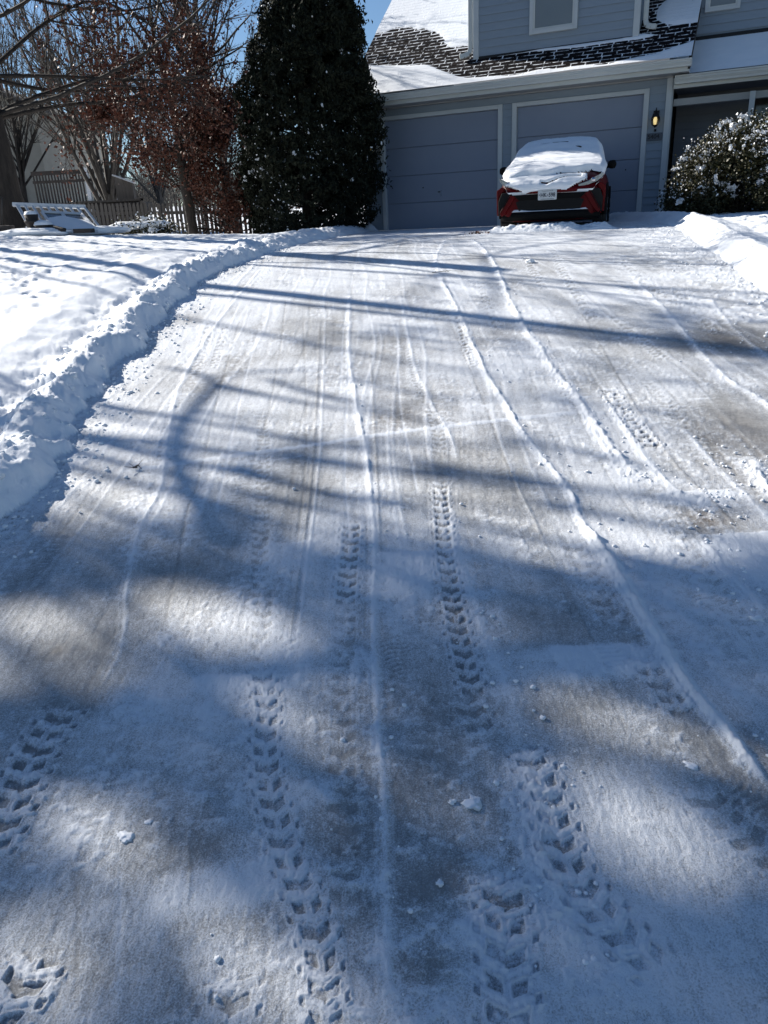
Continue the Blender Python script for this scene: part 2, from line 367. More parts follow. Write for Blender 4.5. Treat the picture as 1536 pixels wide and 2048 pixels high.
treads = [  # picture points, half width m, depth, strength
    ([(520, 820), (528, 900), (525, 1000), (520, 1100), (525, 1200), (522, 1330)], .050, .004, .55),
    ([(522, 1330), (535, 1420), (530, 1500), (545, 1600), (570, 1700), (610, 1800), (640, 1900), (655, 2070)], .044, .008, .9),
    ([(705, 1040), (700, 1100), (695, 1150), (690, 1215)], .050, .006, .9),
    ([(690, 1215), (688, 1400), (685, 1560), (692, 1700), (690, 1830)], .052, .004, .5),
    ([(880, 960), (885, 1040), (892, 1120), (905, 1200), (925, 1300), (950, 1400)], .046, .008, .95),
    ([(930, 1390), (950, 1440), (985, 1490)], .06, .006, .7),
    ([(1045, 1490), (1080, 1560), (1110, 1650), (1130, 1720), (1170, 1790), (1240, 1870), (1330, 1950)], .055, .010, 1),
    ([(995, 1740), (1008, 1820), (1012, 1900), (1015, 1980), (1018, 2080)], .060, .010, 1),
    ([(140, 1405), (100, 1460), (60, 1530), (20, 1620), (-40, 1730)], .065, .010, 1),
    ([(90, 1900), (30, 1990), (-40, 2080)], .065, .010, 1),
    ([(470, 1930), (460, 2000), (450, 2080)], .06, .006, .7),
    ([(1265, 1290), (1300, 1340), (1350, 1400), (1385, 1440)], .06, .008, .8),
    ([(1380, 1560), (1450, 1640), (1530, 1700), (1600, 1760)], .07, .006, .7),
    ([(918, 630), (935, 690), (955, 735)], .055, .007, .9),
    ([(1213, 775), (1245, 825), (1285, 875), (1320, 900)], .06, .009, 1),
    ([(860, 815), (875, 860), (880, 910)], .055, .005, .7),
    ([(350, 800), (335, 870), (325, 940)], .055, .005, .6),
    ([(425, 640), (405, 700), (385, 760)], .06, .007, .8),
    ([(455, 650), (440, 690), (425, 740)], .05, .006, .8),
    ([(1105, 500), (1125, 540), (1160, 600), (1190, 640)], .06, .006, .8),
    ([(1225, 630), (1270, 670), (1330, 720)], .06, .006, .7),
    ([(1040, 500), (1065, 540), (1090, 580)], .055, .006, .8),
    ([(1340, 570), (1390, 620), (1440, 670)], .06, .005, .7),
    ([(1240, 520), (1300, 570), (1360, 610)], .06, .005, .7),
    ([(1110, 720), (1130, 770), (1160, 820)], .05, .005, .7),
    ([(1290, 760), (1340, 820), (1380, 870)], .055, .005, .6),
    ([(960, 560), (975, 610), (1000, 660)], .055, .005, .7),
    ([(820, 700), (835, 760), (850, 800)], .05, .004, .6),
    ([(1140, 1080), (1180, 1170), (1240, 1260)], .06, .004, .6),
    ([(1310, 1020), (1380, 1110), (1450, 1200), (1530, 1300)], .06, .004, .55),
    ([(60, 985), (25, 1030), (-20, 1080)], .06, .006, .8),
    ([(510, 1430), (505, 1300)], .04, .002, .3),
    ([(480, 600), (520, 560), (560, 530)], .05, .005, .6),
]
dark = [  # picture point, radius x m, radius y m, strength: places scraped nearly down to the concrete
    (110, 1300, .14, .10, .5), (430, 1640, .17, .22, .5), (330, 1700, .16, .12, .4), (830, 1560, .16, .20, .35), (900, 1480, .12, .16, .3), (880, 1765, .09, .06, .7), (855, 1935, .07, .045, .9),
    (1120, 1420, .17, .10, .45), (1090, 1250, .14, .12, .4), (860, 1400, .13, .2, .35), (480, 1850, .12, .07, .5), (420, 1990, .2, .1, .3), (200, 1900, .12, .14, .25), (60, 1200, .2, .2, .3),
    (330, 1150, .28, .35, .25), (440, 1180, .2, .3, .3), (630, 1500, .12, .35, .35), (690, 1700, .08, .4, .3), (1480, 1560, .2, .16, .35), (1420, 1480, .15, .1, .2), (1000, 1000, .3, .35, .3), (930, 920, .2, .4, .3),
    (560, 1000, .25, .5, .2), (620, 850, .35, .8, .25), (800, 720, .25, 1.2, .35), (780, 850, .2, .9, .3), (650, 700, .35, 1.3, .25), (480, 680, .5, 1.2, .2), (1470, 850, .35, .5, .5), (1450, 670, .8, .55, .5), (1330, 1000, .3, .12, .35),
    (1150, 560, .8, 1.2, .15), (1330, 520, .9, 1.2, .35), (800, 500, 1.5, 1.0, .2), (690, 620, .6, 1.2, .2), (980, 540, .4, 1.2, .2), (1230, 1240, .12, .3, .3), (1500, 1380, .2, .25, .2), (740, 1260, .02, .3, .2),
]
bright = [  # places where a smooth film of snow still lies
    (1330, 1700, .22, .22, .45), (1180, 1330, .20, .07, .7), (1100, 1310, .10, .03, .5), (640, 1120, .10, .35, .3), (270, 1460, .2, .14, .4), (560, 1760, .22, .06, .55), (400, 1790, .14, .05, .5), (250, 1850, .12, .05, .3),
    (1050, 1600, .05, .2, .5), (820, 1110, .10, .2, .4), (1260, 1120, .2, .3, .35), (1400, 1200, .25, .25, .3), (1450, 1350, .2, .2, .35), (1480, 1120, .15, .15, .6), (60, 1700, .1, .1, .4), (1180, 1880, .14, .12, .5), (1400, 1900, .2, .12, .4),
    (800, 1000, .2, .3, .3), (560, 1340, .1, .14, .3), (350, 1380, .15, .12, .4), (200, 1150, .2, .2, .2), (980, 1800, .08, .1, .5), (620, 1950, .1, .1, .3), (950, 850, .14, .4, .2), (850, 1900, .18, .06, .3), (900, 2010, .2, .06, .4), (1290, 2010, .25, .1, .35),
    (1200, 700, .5, .5, .2), (1290, 980, .2, .2, .3), (560, 600, .6, .8, .2), (250, 900, .4, .6, .25), (1100, 480, 2, .6, .3),
]
boots = [(455, 680, .6), (520, 738, 0), (490, 720, .5), (165, 945, .3), (155, 1012, .2), (480, 990, .1), (470, 1018, -.2), (90, 1147, .4), (990, 990, 0), (775, 835, .2), (560, 855, .1), (300, 765, .3), (985, 1790, .5), (1085, 1140, .0), (1150, 980, .1), (1440, 1215, .4), (1500, 1600, .7), (1240, 1330, .3), (330, 700, .2), (1000, 935, .1), (620, 740, .4), (800, 1310, .3), (90, 1110, .1)]

films = [(1090, 1300, 1291, .16, .6), (755, 870, 1106, .45, .5), (690, 745, 1290, .35, .35), (560, 700, 1560, .10, .25), (1300, 1480, 985, .16, .5), (1395, 1560, 1068, .35, .55), (380, 520, 1350, .10, .45), (900, 1000, 1835, .10, .4), (520, 640, 1085, .3, .3), (1040, 1100, 1500, .4, .35)]
def drive_marks(X, Y):
    """height and snow cover on the drive, X and Y flat arrays"""
    H = np.zeros_like(X); C = np.zeros_like(X); S = np.zeros_like(X)
    # broad cover: streaks left by the blade, running up the drive
    wig = .10 * np.sin(Y * .7) + .15 * (fbm(X * .4, Y * .5, 3) - .5)
    xs = X + wig
    st1 = fbm(xs * 5.5, Y * .55, 101, 4, .55); st2 = fbm(xs * 22, Y * 1.1, 131, 3, .6); pt = fbm(X * 2.2, Y * 1.5, 151, 5, .55)
    C += .585 + (st1 - .5) * .38 + (st2 - .5) * .20 + (pt - .5) * .85
    fine = fbm(X * 90, Y * 42, 171, 3, .6)
    C += (fine - .5) * .22
    st3 = fbm(xs * 75, Y * 2.6, 141, 3); C += (st3 - .5) * .16 * sst(.35, .6, fbm(X * 1.3, Y * 1.1, 143, 3)); H += (st3 - .5) * .0012
    for fq, sd, am in ((2.6, 147, .26), (5.5, 148, .20)):
        lx = (X + .5 * wig + .03 * np.sin(Y * 1.9 + X)) * fq; ci = np.floor(lx); off = _h(ci, ci * 0, sd); dd = (lx - ci - .15 - .7 * off) / fq; on = sst(.42, .55, vn(ci * 3.7, Y * .35, sd + 5)) * sst(1.6, 3.5, Y)
        ln_ = np.exp(-(dd / .011) ** 2) * on * np.where(_h(ci, ci * 0, sd + 9) > .35, 1, -.6); C += ln_ * am; H += ln_ * .0022
    scf = np.maximum(0, fbm(X * 34, Y * 46, 145, 4, .6) - .5) * sst(.48, .62, fbm(X * 4, Y * 2.4, 146, 3)); C += scf * 1.6; H += scf * .014; C += .16 * sst(3.5, 9, Y) - .055 * (1 - sst(1.4, 3.4, Y))  # far cover raised to brighten the sunlit part, near cover lowered to deepen shade
    H += (st2 - .5) * .004 + (pt - .5) * .010 + (fine - .5) * .0034
    H += (fbm(X * 35, Y * 35, 173, 3, .6) - .5) * .003
    for (px, py, rx, ry, a) in dark:
        g = G(px, py); q = ((X - g[0]) / rx) ** 2 + ((Y - g[1]) / ry) ** 2; k = q < 9
        w = np.exp(-q[k] * (1.1 + .9 * (vn(X[k] * 14, Y[k] * 14, 61) - .3))); C[k] -= a * .62 * w; H[k] -= .002 * w * a
    for (px, py, rx, ry, a) in bright:
        g = G(px, py); q = ((X - g[0]) / rx) ** 2 + ((Y - g[1]) / ry) ** 2; k = q < 9
        qq = q[k] + (fbm(X[k] * 18, Y[k] * 18, 62, 3) - .5) * 1.0
        w = 1 - sst(.2, 2.2, qq); C[k] += a * .42 * w; H[k] += .004 * w * a
    for (xa, xb, yt, ln, a) in films:      # films of snow that end in a crisp shovel edge at their far side
        p = G(xa, yt); q_ = G(xb, yt); k = np.nonzero((X > p[0] - .1) & (X < q_[0] + .1) & (Y < p[1] + .02) & (Y > p[1] - ln * 1.6))[0]
        e = (fbm(X[k] * 22, Y[k] * 22, 66, 3) - .5); dy = p[1] - Y[k] + e * .012
        w = sst(-.004, .020, dy) * (1 - sst(ln * .4, ln * 1.3, dy + e * ln)) * sst(-.02, .05, X[k] - p[0] + e * .1) * sst(-.02, .05, q_[0] - X[k] + e * .1)
        C[k] += a * w; H[k] += w * .004
    for pts, w, h, c, cr_ in ridges:
        P = smooth_poly(GP(pts)); w = w * .78; c = c * (.8 if c > 0 else .55); h = h * (1 if h > 0 else .5); reach = w * 5 + .03
        i, u, v, tot = poly_uv(X, Y, P, reach)
        if not len(i): continue
        end = sst(0, .15, u) * sst(0, .15, tot - u)
        rag = .55 + .9 * vn(u * 14, v * 0 + 2, 71) * vn(u * 3.1, v * 0, 72)
        vv = v + (vn(u * 25, v * 0, 73) - .5) * w * .7 * cr_ + (vn(u * 3, v * 0, 74) - .5) * w
        core = np.exp(-(vv / w) ** 2)
        dbl = np.exp(-((vv - 1.7 * w) / (w * .5)) ** 2) * .6 + np.exp(-((vv + 1.6 * w) / (w * .4)) ** 2) * .35
        brk = .35 + 1.1 * fbm(X[i] * 55, Y[i] * 30, 76, 3, .6) if cr_ > .25 else .8 + .4 * fbm(X[i] * 60, Y[i] * 20, 76, 2)
        core = core * brk; dbl = dbl * brk
        H[i] += h * rag * (core + .4 * dbl) * end * 1.15
        C[i] += c * (core + .55 * dbl) * end * (.6 + .5 * rag)
        if cr_ > .1:
            cb = np.maximum(0, fbm(X[i] * 55, Y[i] * 55, 75, 3, .6) - .5) * np.exp(-((vv - w) / (w * 2.2)) ** 2) * cr_
            H[i] += cb * abs(h) * 2.2 * end; C[i] += cb * 3 * end
    for ti, (pts, hw, dep, a) in enumerate(treads):
        P = smooth_poly(GP(pts)); i, u, v, tot = poly_uv(X, Y, P, hw * 1.7)
        if not len(i): continue
        v = v / hw + (fbm(X[i] * 30, Y[i] * 30, 83 + ti, 2) - .5) * .13
        u = u + (fbm(X[i] * 25, Y[i] * 25, 87 + ti, 2) - .5) * .007
        av = np.abs(v); Pp = .062
        end = sst(0, .05, u) * sst(0, .05, tot - u)
        pres = sst(.18, .38, fbm(X[i] * 8, Y[i] * 5, 91 + ti, 3) + .26 * a) * a * end * (1.25 if a >= .9 else 1)
        ph = u / Pp + .42 * av + .13 * (v > 0); k = np.floor(ph); fr = ph - k
        lug = sst(.08, .22, fr) * (1 - sst(.64, .78, fr)) * (1 - sst(.66, .80, av))
        lug = lug * np.where((k % 2) == 0, sst(.06, .2, av), 1)
        fk = ph + .45 - np.floor(ph + .45)
        knob = sst(.15, .3, fk) * (1 - sst(.55, .7, fk)) * sst(.84, .92, av) * (1 - sst(1.1, 1.22, av))
        Lg = np.maximum(lug, knob * .9)
        rim = 4 * Lg * (1 - Lg) + .5 * np.exp(-((fr - .9) / .12) ** 2) * (av < .9)
        band = 1 - sst(1.05, 1.35, av)
        dep = dep * .8; sm_ = sst(.3, .7, fbm(X[i] * 14, Y[i] * 9, 97 + ti, 3)); pres = pres * (.7 + .3 * sm_)
        H[i] += pres * (band * dep * .25 - Lg * dep * .8 + rim * dep * .55)
        C[i] += pres * (band * .10 - Lg * .46 + rim * .42)
        cb = np.maximum(0, fbm(X[i] * 70, Y[i] * 70, 95, 2) - .55) * band; H[i] += cb * dep * 1.2 * pres; C[i] += cb * 1.0 * pres
    for (px, py, a) in boots:
        g = G(px, py); dx = X - g[0]; dy = Y - g[1]; k = np.nonzero((abs(dx) < .2) & (abs(dy) < .2))[0]
        x = dx[k] * math.cos(a) + dy[k] * math.sin(a); y = -dx[k] * math.sin(a) + dy[k] * math.cos(a)
        q = (x / .055) ** 2 + (y / .14) ** 2; w = 1 - sst(.7, 1.2, q)
        bars = .5 + .5 * np.sin(y * 2 * math.pi / .022 + 2 * np.sin(x * 60))
        w = w * sst(.35, .6, fbm(X[k] * 16, Y[k] * 16, 64, 3)); H[k] += w * (bars - .6) * .003 + .0015 * np.exp(-((q - 1.1) / .25) ** 2) * w; C[k] += w * (bars - .5) * .28
    # soiled concrete: brownish cast along the wheel lanes
    S += np.clip(sst(.5, .72, fbm(xs * 1.6, Y * .35, 201, 3)) * .28, 0, 1) * sst(1.2, 3.5, Y)
    for (px, py, r, a) in [(115, 1300, .025, .4), (1440, 680, .35, .5), (1410, 1040, .10, .9), (1340, 985, .08, .6), (780, 840, .2, .3), (900, 700, .25, .35)]:
        g = G(px, py); q = ((X - g[0]) ** 2 + ((Y - g[1]) / 1.0) ** 2) / r ** 2; k = q < 6; w = np.exp(-q[k]) * a; S[k] += w; C[k] -= w * .35
    H -= .0
    return H, C, np.clip(S, 0, 1)

# ---- the ground grid -----------------------------------------------------------------
rows = [.62]
while rows[-1] < 420:
    Y = rows[-1]
    if Y < 16: d = min(.0017 + .00105 * Y * Y, .045)
    elif Y < 22: d = .12
    else: d = .12 + (Y - 22) * .09
    rows.append(Y + d)
rows = np.array(rows); NR = len(rows)
NC = 880
sg = np.linspace(-1, 1, NC)
hw = .62 * rows + .55 + np.maximum(0, rows - 16) * 1.0
hw2 = hw + 1.8 + .12 * rows
a_ = (.93 * hw / hw2)[:, None]       # fine columns in the middle, wide ones towards the sides
XX = np.sign(sg)[None, :] * (abs(sg)[None, :] * a_ + (1 - a_) * abs(sg)[None, :] ** 15) * hw2[:, None]
YY = np.repeat(rows[:, None], NC, 1)
Xf, Yf = XX.ravel(), YY.ravel()
base = zb(Yf)
LH, DL, DR = lawn_h(Xf, Yf)
ff = far_fall(Xf, Yf)
Hm = np.zeros_like(Xf); Cm = np.ones_like(Xf); Sm = np.zeros_like(Xf)
k = np.nonzero((DL < .12) & (DR < .12) & (Yf < 21))[0]
h_, c_, s_ = drive_marks(Xf[k], Yf[k]); edge = 1 - sst(-.02, .06, np.maximum(DL[k], DR[k]))
Hm[k] = h_ * edge; Cm[k] = c_ + (1 - edge) * .8; Sm[k] = s_ * edge
# loose snow sprayed at the foot of the banks
for dd in (DL, DR):
    k2 = np.nonzero((dd > -.35) & (dd < .05))[0]
    w = sst(-.35, 0, dd[k2]) * np.maximum(0, fbm(Xf[k2] * 26, Yf[k2] * 26, 301, 3, .6) - .5)
    Hm[k2] += w * .035; Cm[k2] += w * 1.0
k2 = np.nonzero((DR > -.9) & (DR < .05) & (Yf > 6))[0]
w = sst(-.9, -.1, DR[k2]) * np.maximum(0, fbm(Xf[k2] * 14, Yf[k2] * 14, 303, 3, .6) - .46); Hm[k2] += w * .04; Cm[k2] += w * 2.2
ZZ = base + LH + ff + Hm
V = np.stack([Xf, Yf, ZZ], 1)
ii = np.arange(NR * NC).reshape(NR, NC)
Fq = np.stack([ii[:-1, :-1], ii[:-1, 1:], ii[1:, 1:], ii[1:, :-1]], -1).reshape(-1, 4)
cdl = DL[Fq].mean(1); cdr = DR[Fq].mean(1); cy = Yf[Fq].mean(1); cx = Xf[Fq].mean(1)
tt, nn = house_tn(cx, cy)
isL = (cdl > 0.005) & (cdl < .62) & (cy < 17.6); isR = (cdr > .005) & (cdr < .95) & (cy < 17.5) & ~isL
isD = (cdl <= .005) & (cdr <= .005) & (cy < 20.5)
lawnL = ~isL & ~isR & ~isD & ((cdl > 0) | (cy > 17.5)); lawnR = ~isL & ~isR & ~isD & ~lawnL
def sub(mask, name, m, attrs=None):
    F = Fq[mask]; u, inv = np.unique(F, return_inverse=True)
    return obj_np(name, V[u], inv.reshape(-1, 4), m, smooth=True, attrs={a: b[u] for a, b in attrs.items()} if attrs else None)
tag(sub(isD, 'driveway', M_drive, {'cover': Cm, 'stain': Sm}), kind='structure')
tag(sub(lawnL, 'snowy_lawn', M_snow), kind='structure')
tag(sub(lawnR, 'snowy_ground', M_snow), kind='structure')
tag(sub(isL, 'snow_bank', M_snow), 'long lumpy bank of shovelled snow along the left edge of the driveway', 'snow bank')
tag(sub(isR, 'snow_bank', M_snow), 'bright smooth bank of shovelled snow along the right edge of the driveway', 'snow bank')
far = MB(); far.add([(-1500, 415, 5.4), (1500, 415, 5.4), (1500, 2500, 9), (-1500, 2500, 9)], [(0, 1, 2, 3)]); tag(far.build('distant_ground', M_snow), kind='structure')

def gz(x, y):
    x = np.array([float(x)]); y = np.array([float(y)])
    return float(zb(y)[0] + lawn_h(x, y)[0][0] + far_fall(x, y)[0])

# ------------------------------------------------------------------ leaves and branches
def seg_mesh(segs, name, m, parent, sides=5):
    """segs: rows of p0(3) p1(3) r0 r1"""
    S = np.asarray(segs, dtype=np.float64); n = len(S)
    d = S[:, 3:6] - S[:, :3]; L = np.linalg.norm(d, axis=1, keepdims=True) + 1e-9; d /= L
    ref = np.where(abs(d[:, 2:3]) < .9, np.array([[0, 0, 1.]]), np.array([[1., 0, 0]]))
    a = np.cross(d, ref); a /= np.linalg.norm(a, axis=1, keepdims=True); b = np.cross(a, d)
    ang = np.arange(sides) * 2 * np.pi / sides
    ring = np.cos(ang)[None, :, None] * a[:, None] + np.sin(ang)[None, :, None] * b[:, None]
    lo = S[:, None, :3] + ring * S[:, None, 6:7]; hi = S[:, None, 3:6] + d[:, None] * S[:, None, 7:8] * .4 + ring * S[:, None, 7:8]
    V_ = np.concatenate([lo, hi], 1).reshape(-1, 3)
    j = np.arange(sides); q = np.stack([j, (j + 1) % sides, (j + 1) % sides + sides, j + sides], 1)
    F_ = (q[None] + (np.arange(n) * 2 * sides)[:, None, None]).reshape(-1, 4)
    return obj_np(name, V_, F_, m, parent, smooth=True)

def leaf_mesh(C_, size, name, m, parent, aspect=1.5, droop=0.0, jit=.5, mats=None, midx=None):
    C_ = np.asarray(C_); n = len(C_)
    a = RS.normal(size=(n, 3)); a[:, 2] -= droop; a /= np.linalg.norm(a, axis=1, keepdims=True)
    b = RS.normal(size=(n, 3)); b -= (b * a).sum(1, keepdims=True) * a; b /= np.linalg.norm(b, axis=1, keepdims=True)
    s = (size * (1 - jit / 2 + jit * RS.rand(n)))[:, None] if np.isscalar(size) else np.asarray(size)[:, None]
    w = s / aspect
    nrm = np.cross(a, b) * s * .18
    V_ = np.stack([C_ - a * s * .5, C_ + b * w * .5 + nrm, C_ + a * s * .5, C_ - b * w * .5 + nrm], 1).reshape(-1, 3)
    F_ = np.arange(4 * n).reshape(-1, 4)
    return obj_np(name, V_, F_, m, parent, smooth=False, mats=mats, midx=midx)

def rot_about(v, ax, a):
    ax = ax / np.linalg.norm(ax); return v * math.cos(a) + np.cross(ax, v) * math.sin(a) + ax * (ax @ v) * (1 - math.cos(a))
def unit(v): return v / (np.linalg.norm(v) + 1e-9)
def grow(segs, tips, rng, p, d, L, r, lvl, P):
    n = max(3, int(L / P['step'][lvl])); st = L / n; pts = [p]; r1 = r * P.get('taper', .35); cur = p; dd = d
    for i in range(n):
        dd = unit(dd + rng.normal(size=3) * P['wig'][lvl] + np.array([0, 0, P['up'][lvl]]))
        nx = cur + dd * st; ra = r + (r1 - r) * i / n; rb = r + (r1 - r) * (i + 1) / n
        segs.append([*cur, *nx, ra, rb]); cur = nx; pts.append(cur)
        if lvl < P['max'] and (i + 1) / n > P['bare'][lvl]:
            for _ in range(rng.poisson(P['kids'][lvl] / n)):
                ax = unit(np.cross(dd, rng.normal(size=3))); a = math.radians(P['ang'][lvl] + rng.normal() * 10)
                cd_ = rot_about(dd, ax, a)
                if 'flat' in P: cd_[2] *= P['flat'][lvl]; cd_ = unit(cd_)
                f = 1 - .55 * (i + 1) / n
                grow(segs, tips, rng, cur, cd_, L * P['len'][lvl] * f * (.7 + .6 * rng.rand()), min(rb * .75, r * P['rr'][lvl]), lvl + 1, P)
        if lvl >= P['tipl']: tips.append(cur)
    tips.append(cur)

# ------------------------------------------------------------------ house
H0 = empty('garage_house', (P0[0], P0[1], EYE), -GA, 'blue-grey clapboard house with a double garage and snow patched shingle roof', 'house')
H0.scale = (HS, HS, HS)
# house coordinates: x along the front, y into the house, z above the eye level (unscaled metres)
def Z(z): return z - EYE
GZ = Z(1.24)
def siding(mb, x0, x1, z0, z1, y, lap=.132, z_ref=None):
    """lap boards: each face leans out towards its lower edge and has a small underside"""
    zr = Z(1.29) if z_ref is None else z_ref
    k0 = math.floor((z0 - zr) / lap)
    z = zr + k0 * lap
    while z < z1 - 1e-4:
        a, b_ = max(z, z0), min(z + lap, z1)
        if b_ - a > .004:
            ya = y - .016 * (1 - (a - z) / lap) - .003; yb = y - .016 * (1 - (b_ - z) / lap) - .003
            mb.add([(x0, ya, a), (x1, ya, a), (x1, yb, b_), (x0, yb, b_), (x0, y + .01, a), (x1, y + .01, a)], [(0, 1, 2, 3), (4, 5, 1, 0)])
        z += lap
w = MB()
zt = Z(3.63)
siding(w, -.47, -.09, GZ, zt, 0)
for xa_, xb_, zz_ in ((2.55, 2.74, Z(3.50)), (5.27, 5.56, zt)):
    q = MB(); siding(q, xa_, xb_, GZ, zz_, 0); q.build('wall', M_siding, H0)
w2 = MB(); w2.box(-.47, 5.56, -.004, .012, Z(3.505), zt)     # flat band above the doors
w.box(-.5, -.47, -.02, .05, GZ, zt)
w.build('wall', M_siding, H0)
w2.build('header_board', M_siding, H0)
b = MB(); b.box(-.52, 5.6, .05, 6.0, GZ, Z(3.8)); b.build('inner_wall', M_shadedwall, H0)
t = MB()
for (a, b_) in ((0.0, 2.46), (2.83, 5.18)):
    t.box(a - .09, a, -.045, .06, GZ, Z(3.50)); t.box(b_, b_ + .09, -.045, .06, GZ, Z(3.50)); t.box(a, b_, -.044, .06, Z(3.425), Z(3.50))
t.build('door_trim', M_trim, H0, .004)
t = MB(); t.box(5.56, 5.655, -.05, .05, GZ, zt + .002); t.box(5.657, 5.672, -.04, .12, GZ, zt); t.build('corner_board', M_trim, H0, .004)
t = MB(); t.box(-.52, -.47, -.05, .05, GZ, zt + .002); t.build('corner_board', M_trim, H0, .004)
t = MB(); t.box(-.54, 5.66, -.06, .03, zt + .003, Z(3.75)); t.build('frieze_board', M_frieze, H0)
def garage_door(a, b_, dents):
    d = MB(); n = 4; hh = (Z(3.425) - Z(1.285)) / n
    for i in range(n):
        z0 = Z(1.285) + i * hh
        d.prism([(.035, z0 + .004), (.028, z0 + .012), (.028, z0 + hh - .012), (.035, z0 + hh - .003), (.06, z0 + hh - .003), (.06, z0 + .004)], a + .004, b_ - .004, 'x')
    o = d.build('garage_door', M_door, H0, 0)
    g = MB(); g.box(a, b_, .055, .058, Z(1.28), Z(3.42)); g.build('seam', mat('seam_shadow', (.08, .09, .12)), o)
    s = MB(); s.box(a, b_, .012, .05, Z(1.262), Z(1.29)); s.build('bottom_seal', M_gap, o)
    h = MB()
    for dx, dz in dents:
        h = MB(); h.box(a + dx - .010, a + dx + .010, .018, .030, Z(1.285) + dz - .012, Z(1.285) + dz + .012); h.build('bolt', M_blackmetal, o)
    h = MB(); cx = (a + b_) / 2
    h.tube([(cx, .028, Z(1.93)), (cx, .005, Z(1.94)), (cx, .005, Z(2.02)), (cx, .028, Z(2.03))], .006, 6); h.build('handle', M_siding, o)
    return o
garage_door(0, 2.46, [(.13, .85), (.83, .82), (1.17, .72), (1.20, .72)])
garage_door(2.83, 5.18, [(2.1, .9), (.2, .85)])

# lamps and house number
def wall_lamp(x, z, lit):
    e = empty('wall_lamp', (x, -.02, z), parent=H0)
    m = MB(); m.lathe([(.0, .155), (.012, .15), (.018, .13), (.055, .085), (.068, .045), (.07, .035)], (0, -.10, 0)); m.lathe([(.052, -.088), (.045, -.10), (.02, -.115), (.008, -.13), (0, -.145)], (0, -.10, 0))
    for j in range(6):
        a = j * math.pi / 3; m.tube([(.068 * math.cos(a), -.10 + .068 * math.sin(a), .04), (.072 * math.cos(a), -.10 + .072 * math.sin(a), -.03), (.05 * math.cos(a), -.10 + .05 * math.sin(a), -.095)], .005, 5)
    m.tube([(0, -.10, .15), (0, -.06, .19), (0, 0, .12)], .008, 6); m.box(-.05, .05, -.012, .012, -.01, .15); m.lathe([(0, -.15), (.02, -.15), (.02, -.19), (0, -.19)], (0, -.02, 0), 10)
    m.build('lamp_frame', M_blackmetal, e)
    g = MB(); g.lathe([(.062, .035), (.066, 0), (.062, -.04), (.046, -.088)], (0, -.10, 0)); g.build('lamp_glass', M_lampglass, e)
    bl = MB(); bl.lathe([(0, .045), (.022, .035), (.036, 0), (.030, -.05), (.022, -.085), (0, -.09)], (0, -.10, 0)); bl.build('bulb', M_bulb, e)
    return e
mg, nt, bb = newmat('lamp_glass'); bb.inputs['Base Color'].default_value = (.9, .8, .6, 1); bb.inputs['Transmission Weight'].default_value = 1; bb.inputs['Roughness'].default_value = .05; bb.inputs['IOR'].default_value = 1.1; M_lampglass = mg
mg, nt, bb = newmat('lit_bulb'); bb.inputs['Base Color'].default_value = (.9, .8, .5, 1); bb.inputs['Emission Color'].default_value = (1, .82, .42, 1); bb.inputs['Emission Strength'].default_value = .4; M_bulb = mg
wall_lamp(5.415, Z(2.98), True)
wall_lamp(-.27, Z(2.93), True)
e = empty('number_plate', (5.395, -.03, Z(2.705)), parent=H0)
m = MB(); m.box(-.145, .145, -.010, .014, -.065, .062); m.build('plate', mat('number_plate_metal', (.07, .085, .11), (.085, .10, .125), rough=.5), e, .006)
def text_mesh(s, size, mat_, parent, loc, name, rx=math.pi / 2, ext=.002, sx=1.0):
    c = bpy.data.curves.new(name, 'FONT'); c.body = s; c.size = size; c.extrude = ext; c.align_x = 'CENTER'; c.align_y = 'CENTER'; c.offset = size * .02
    o = bpy.data.objects.new(name, c); COL.objects.link(o)
    dg = bpy.context.evaluated_depsgraph_get(); me = bpy.data.meshes.new_from_object(o.evaluated_get(dg)); bpy.data.objects.remove(o)
    me.materials.clear(); me.materials.append(mat_)
    q = bpy.data.objects.new(name, me); COL.objects.link(q); q.parent = parent; q.location = loc; q.rotation_euler = (rx, 0, 0); q.scale = (sx, 1, 1)
    return q
text_mesh('5404', .105, mat('numeral_black', (.008, .010, .014), rough=.5), e, (0, -.014, 0), 'numeral')

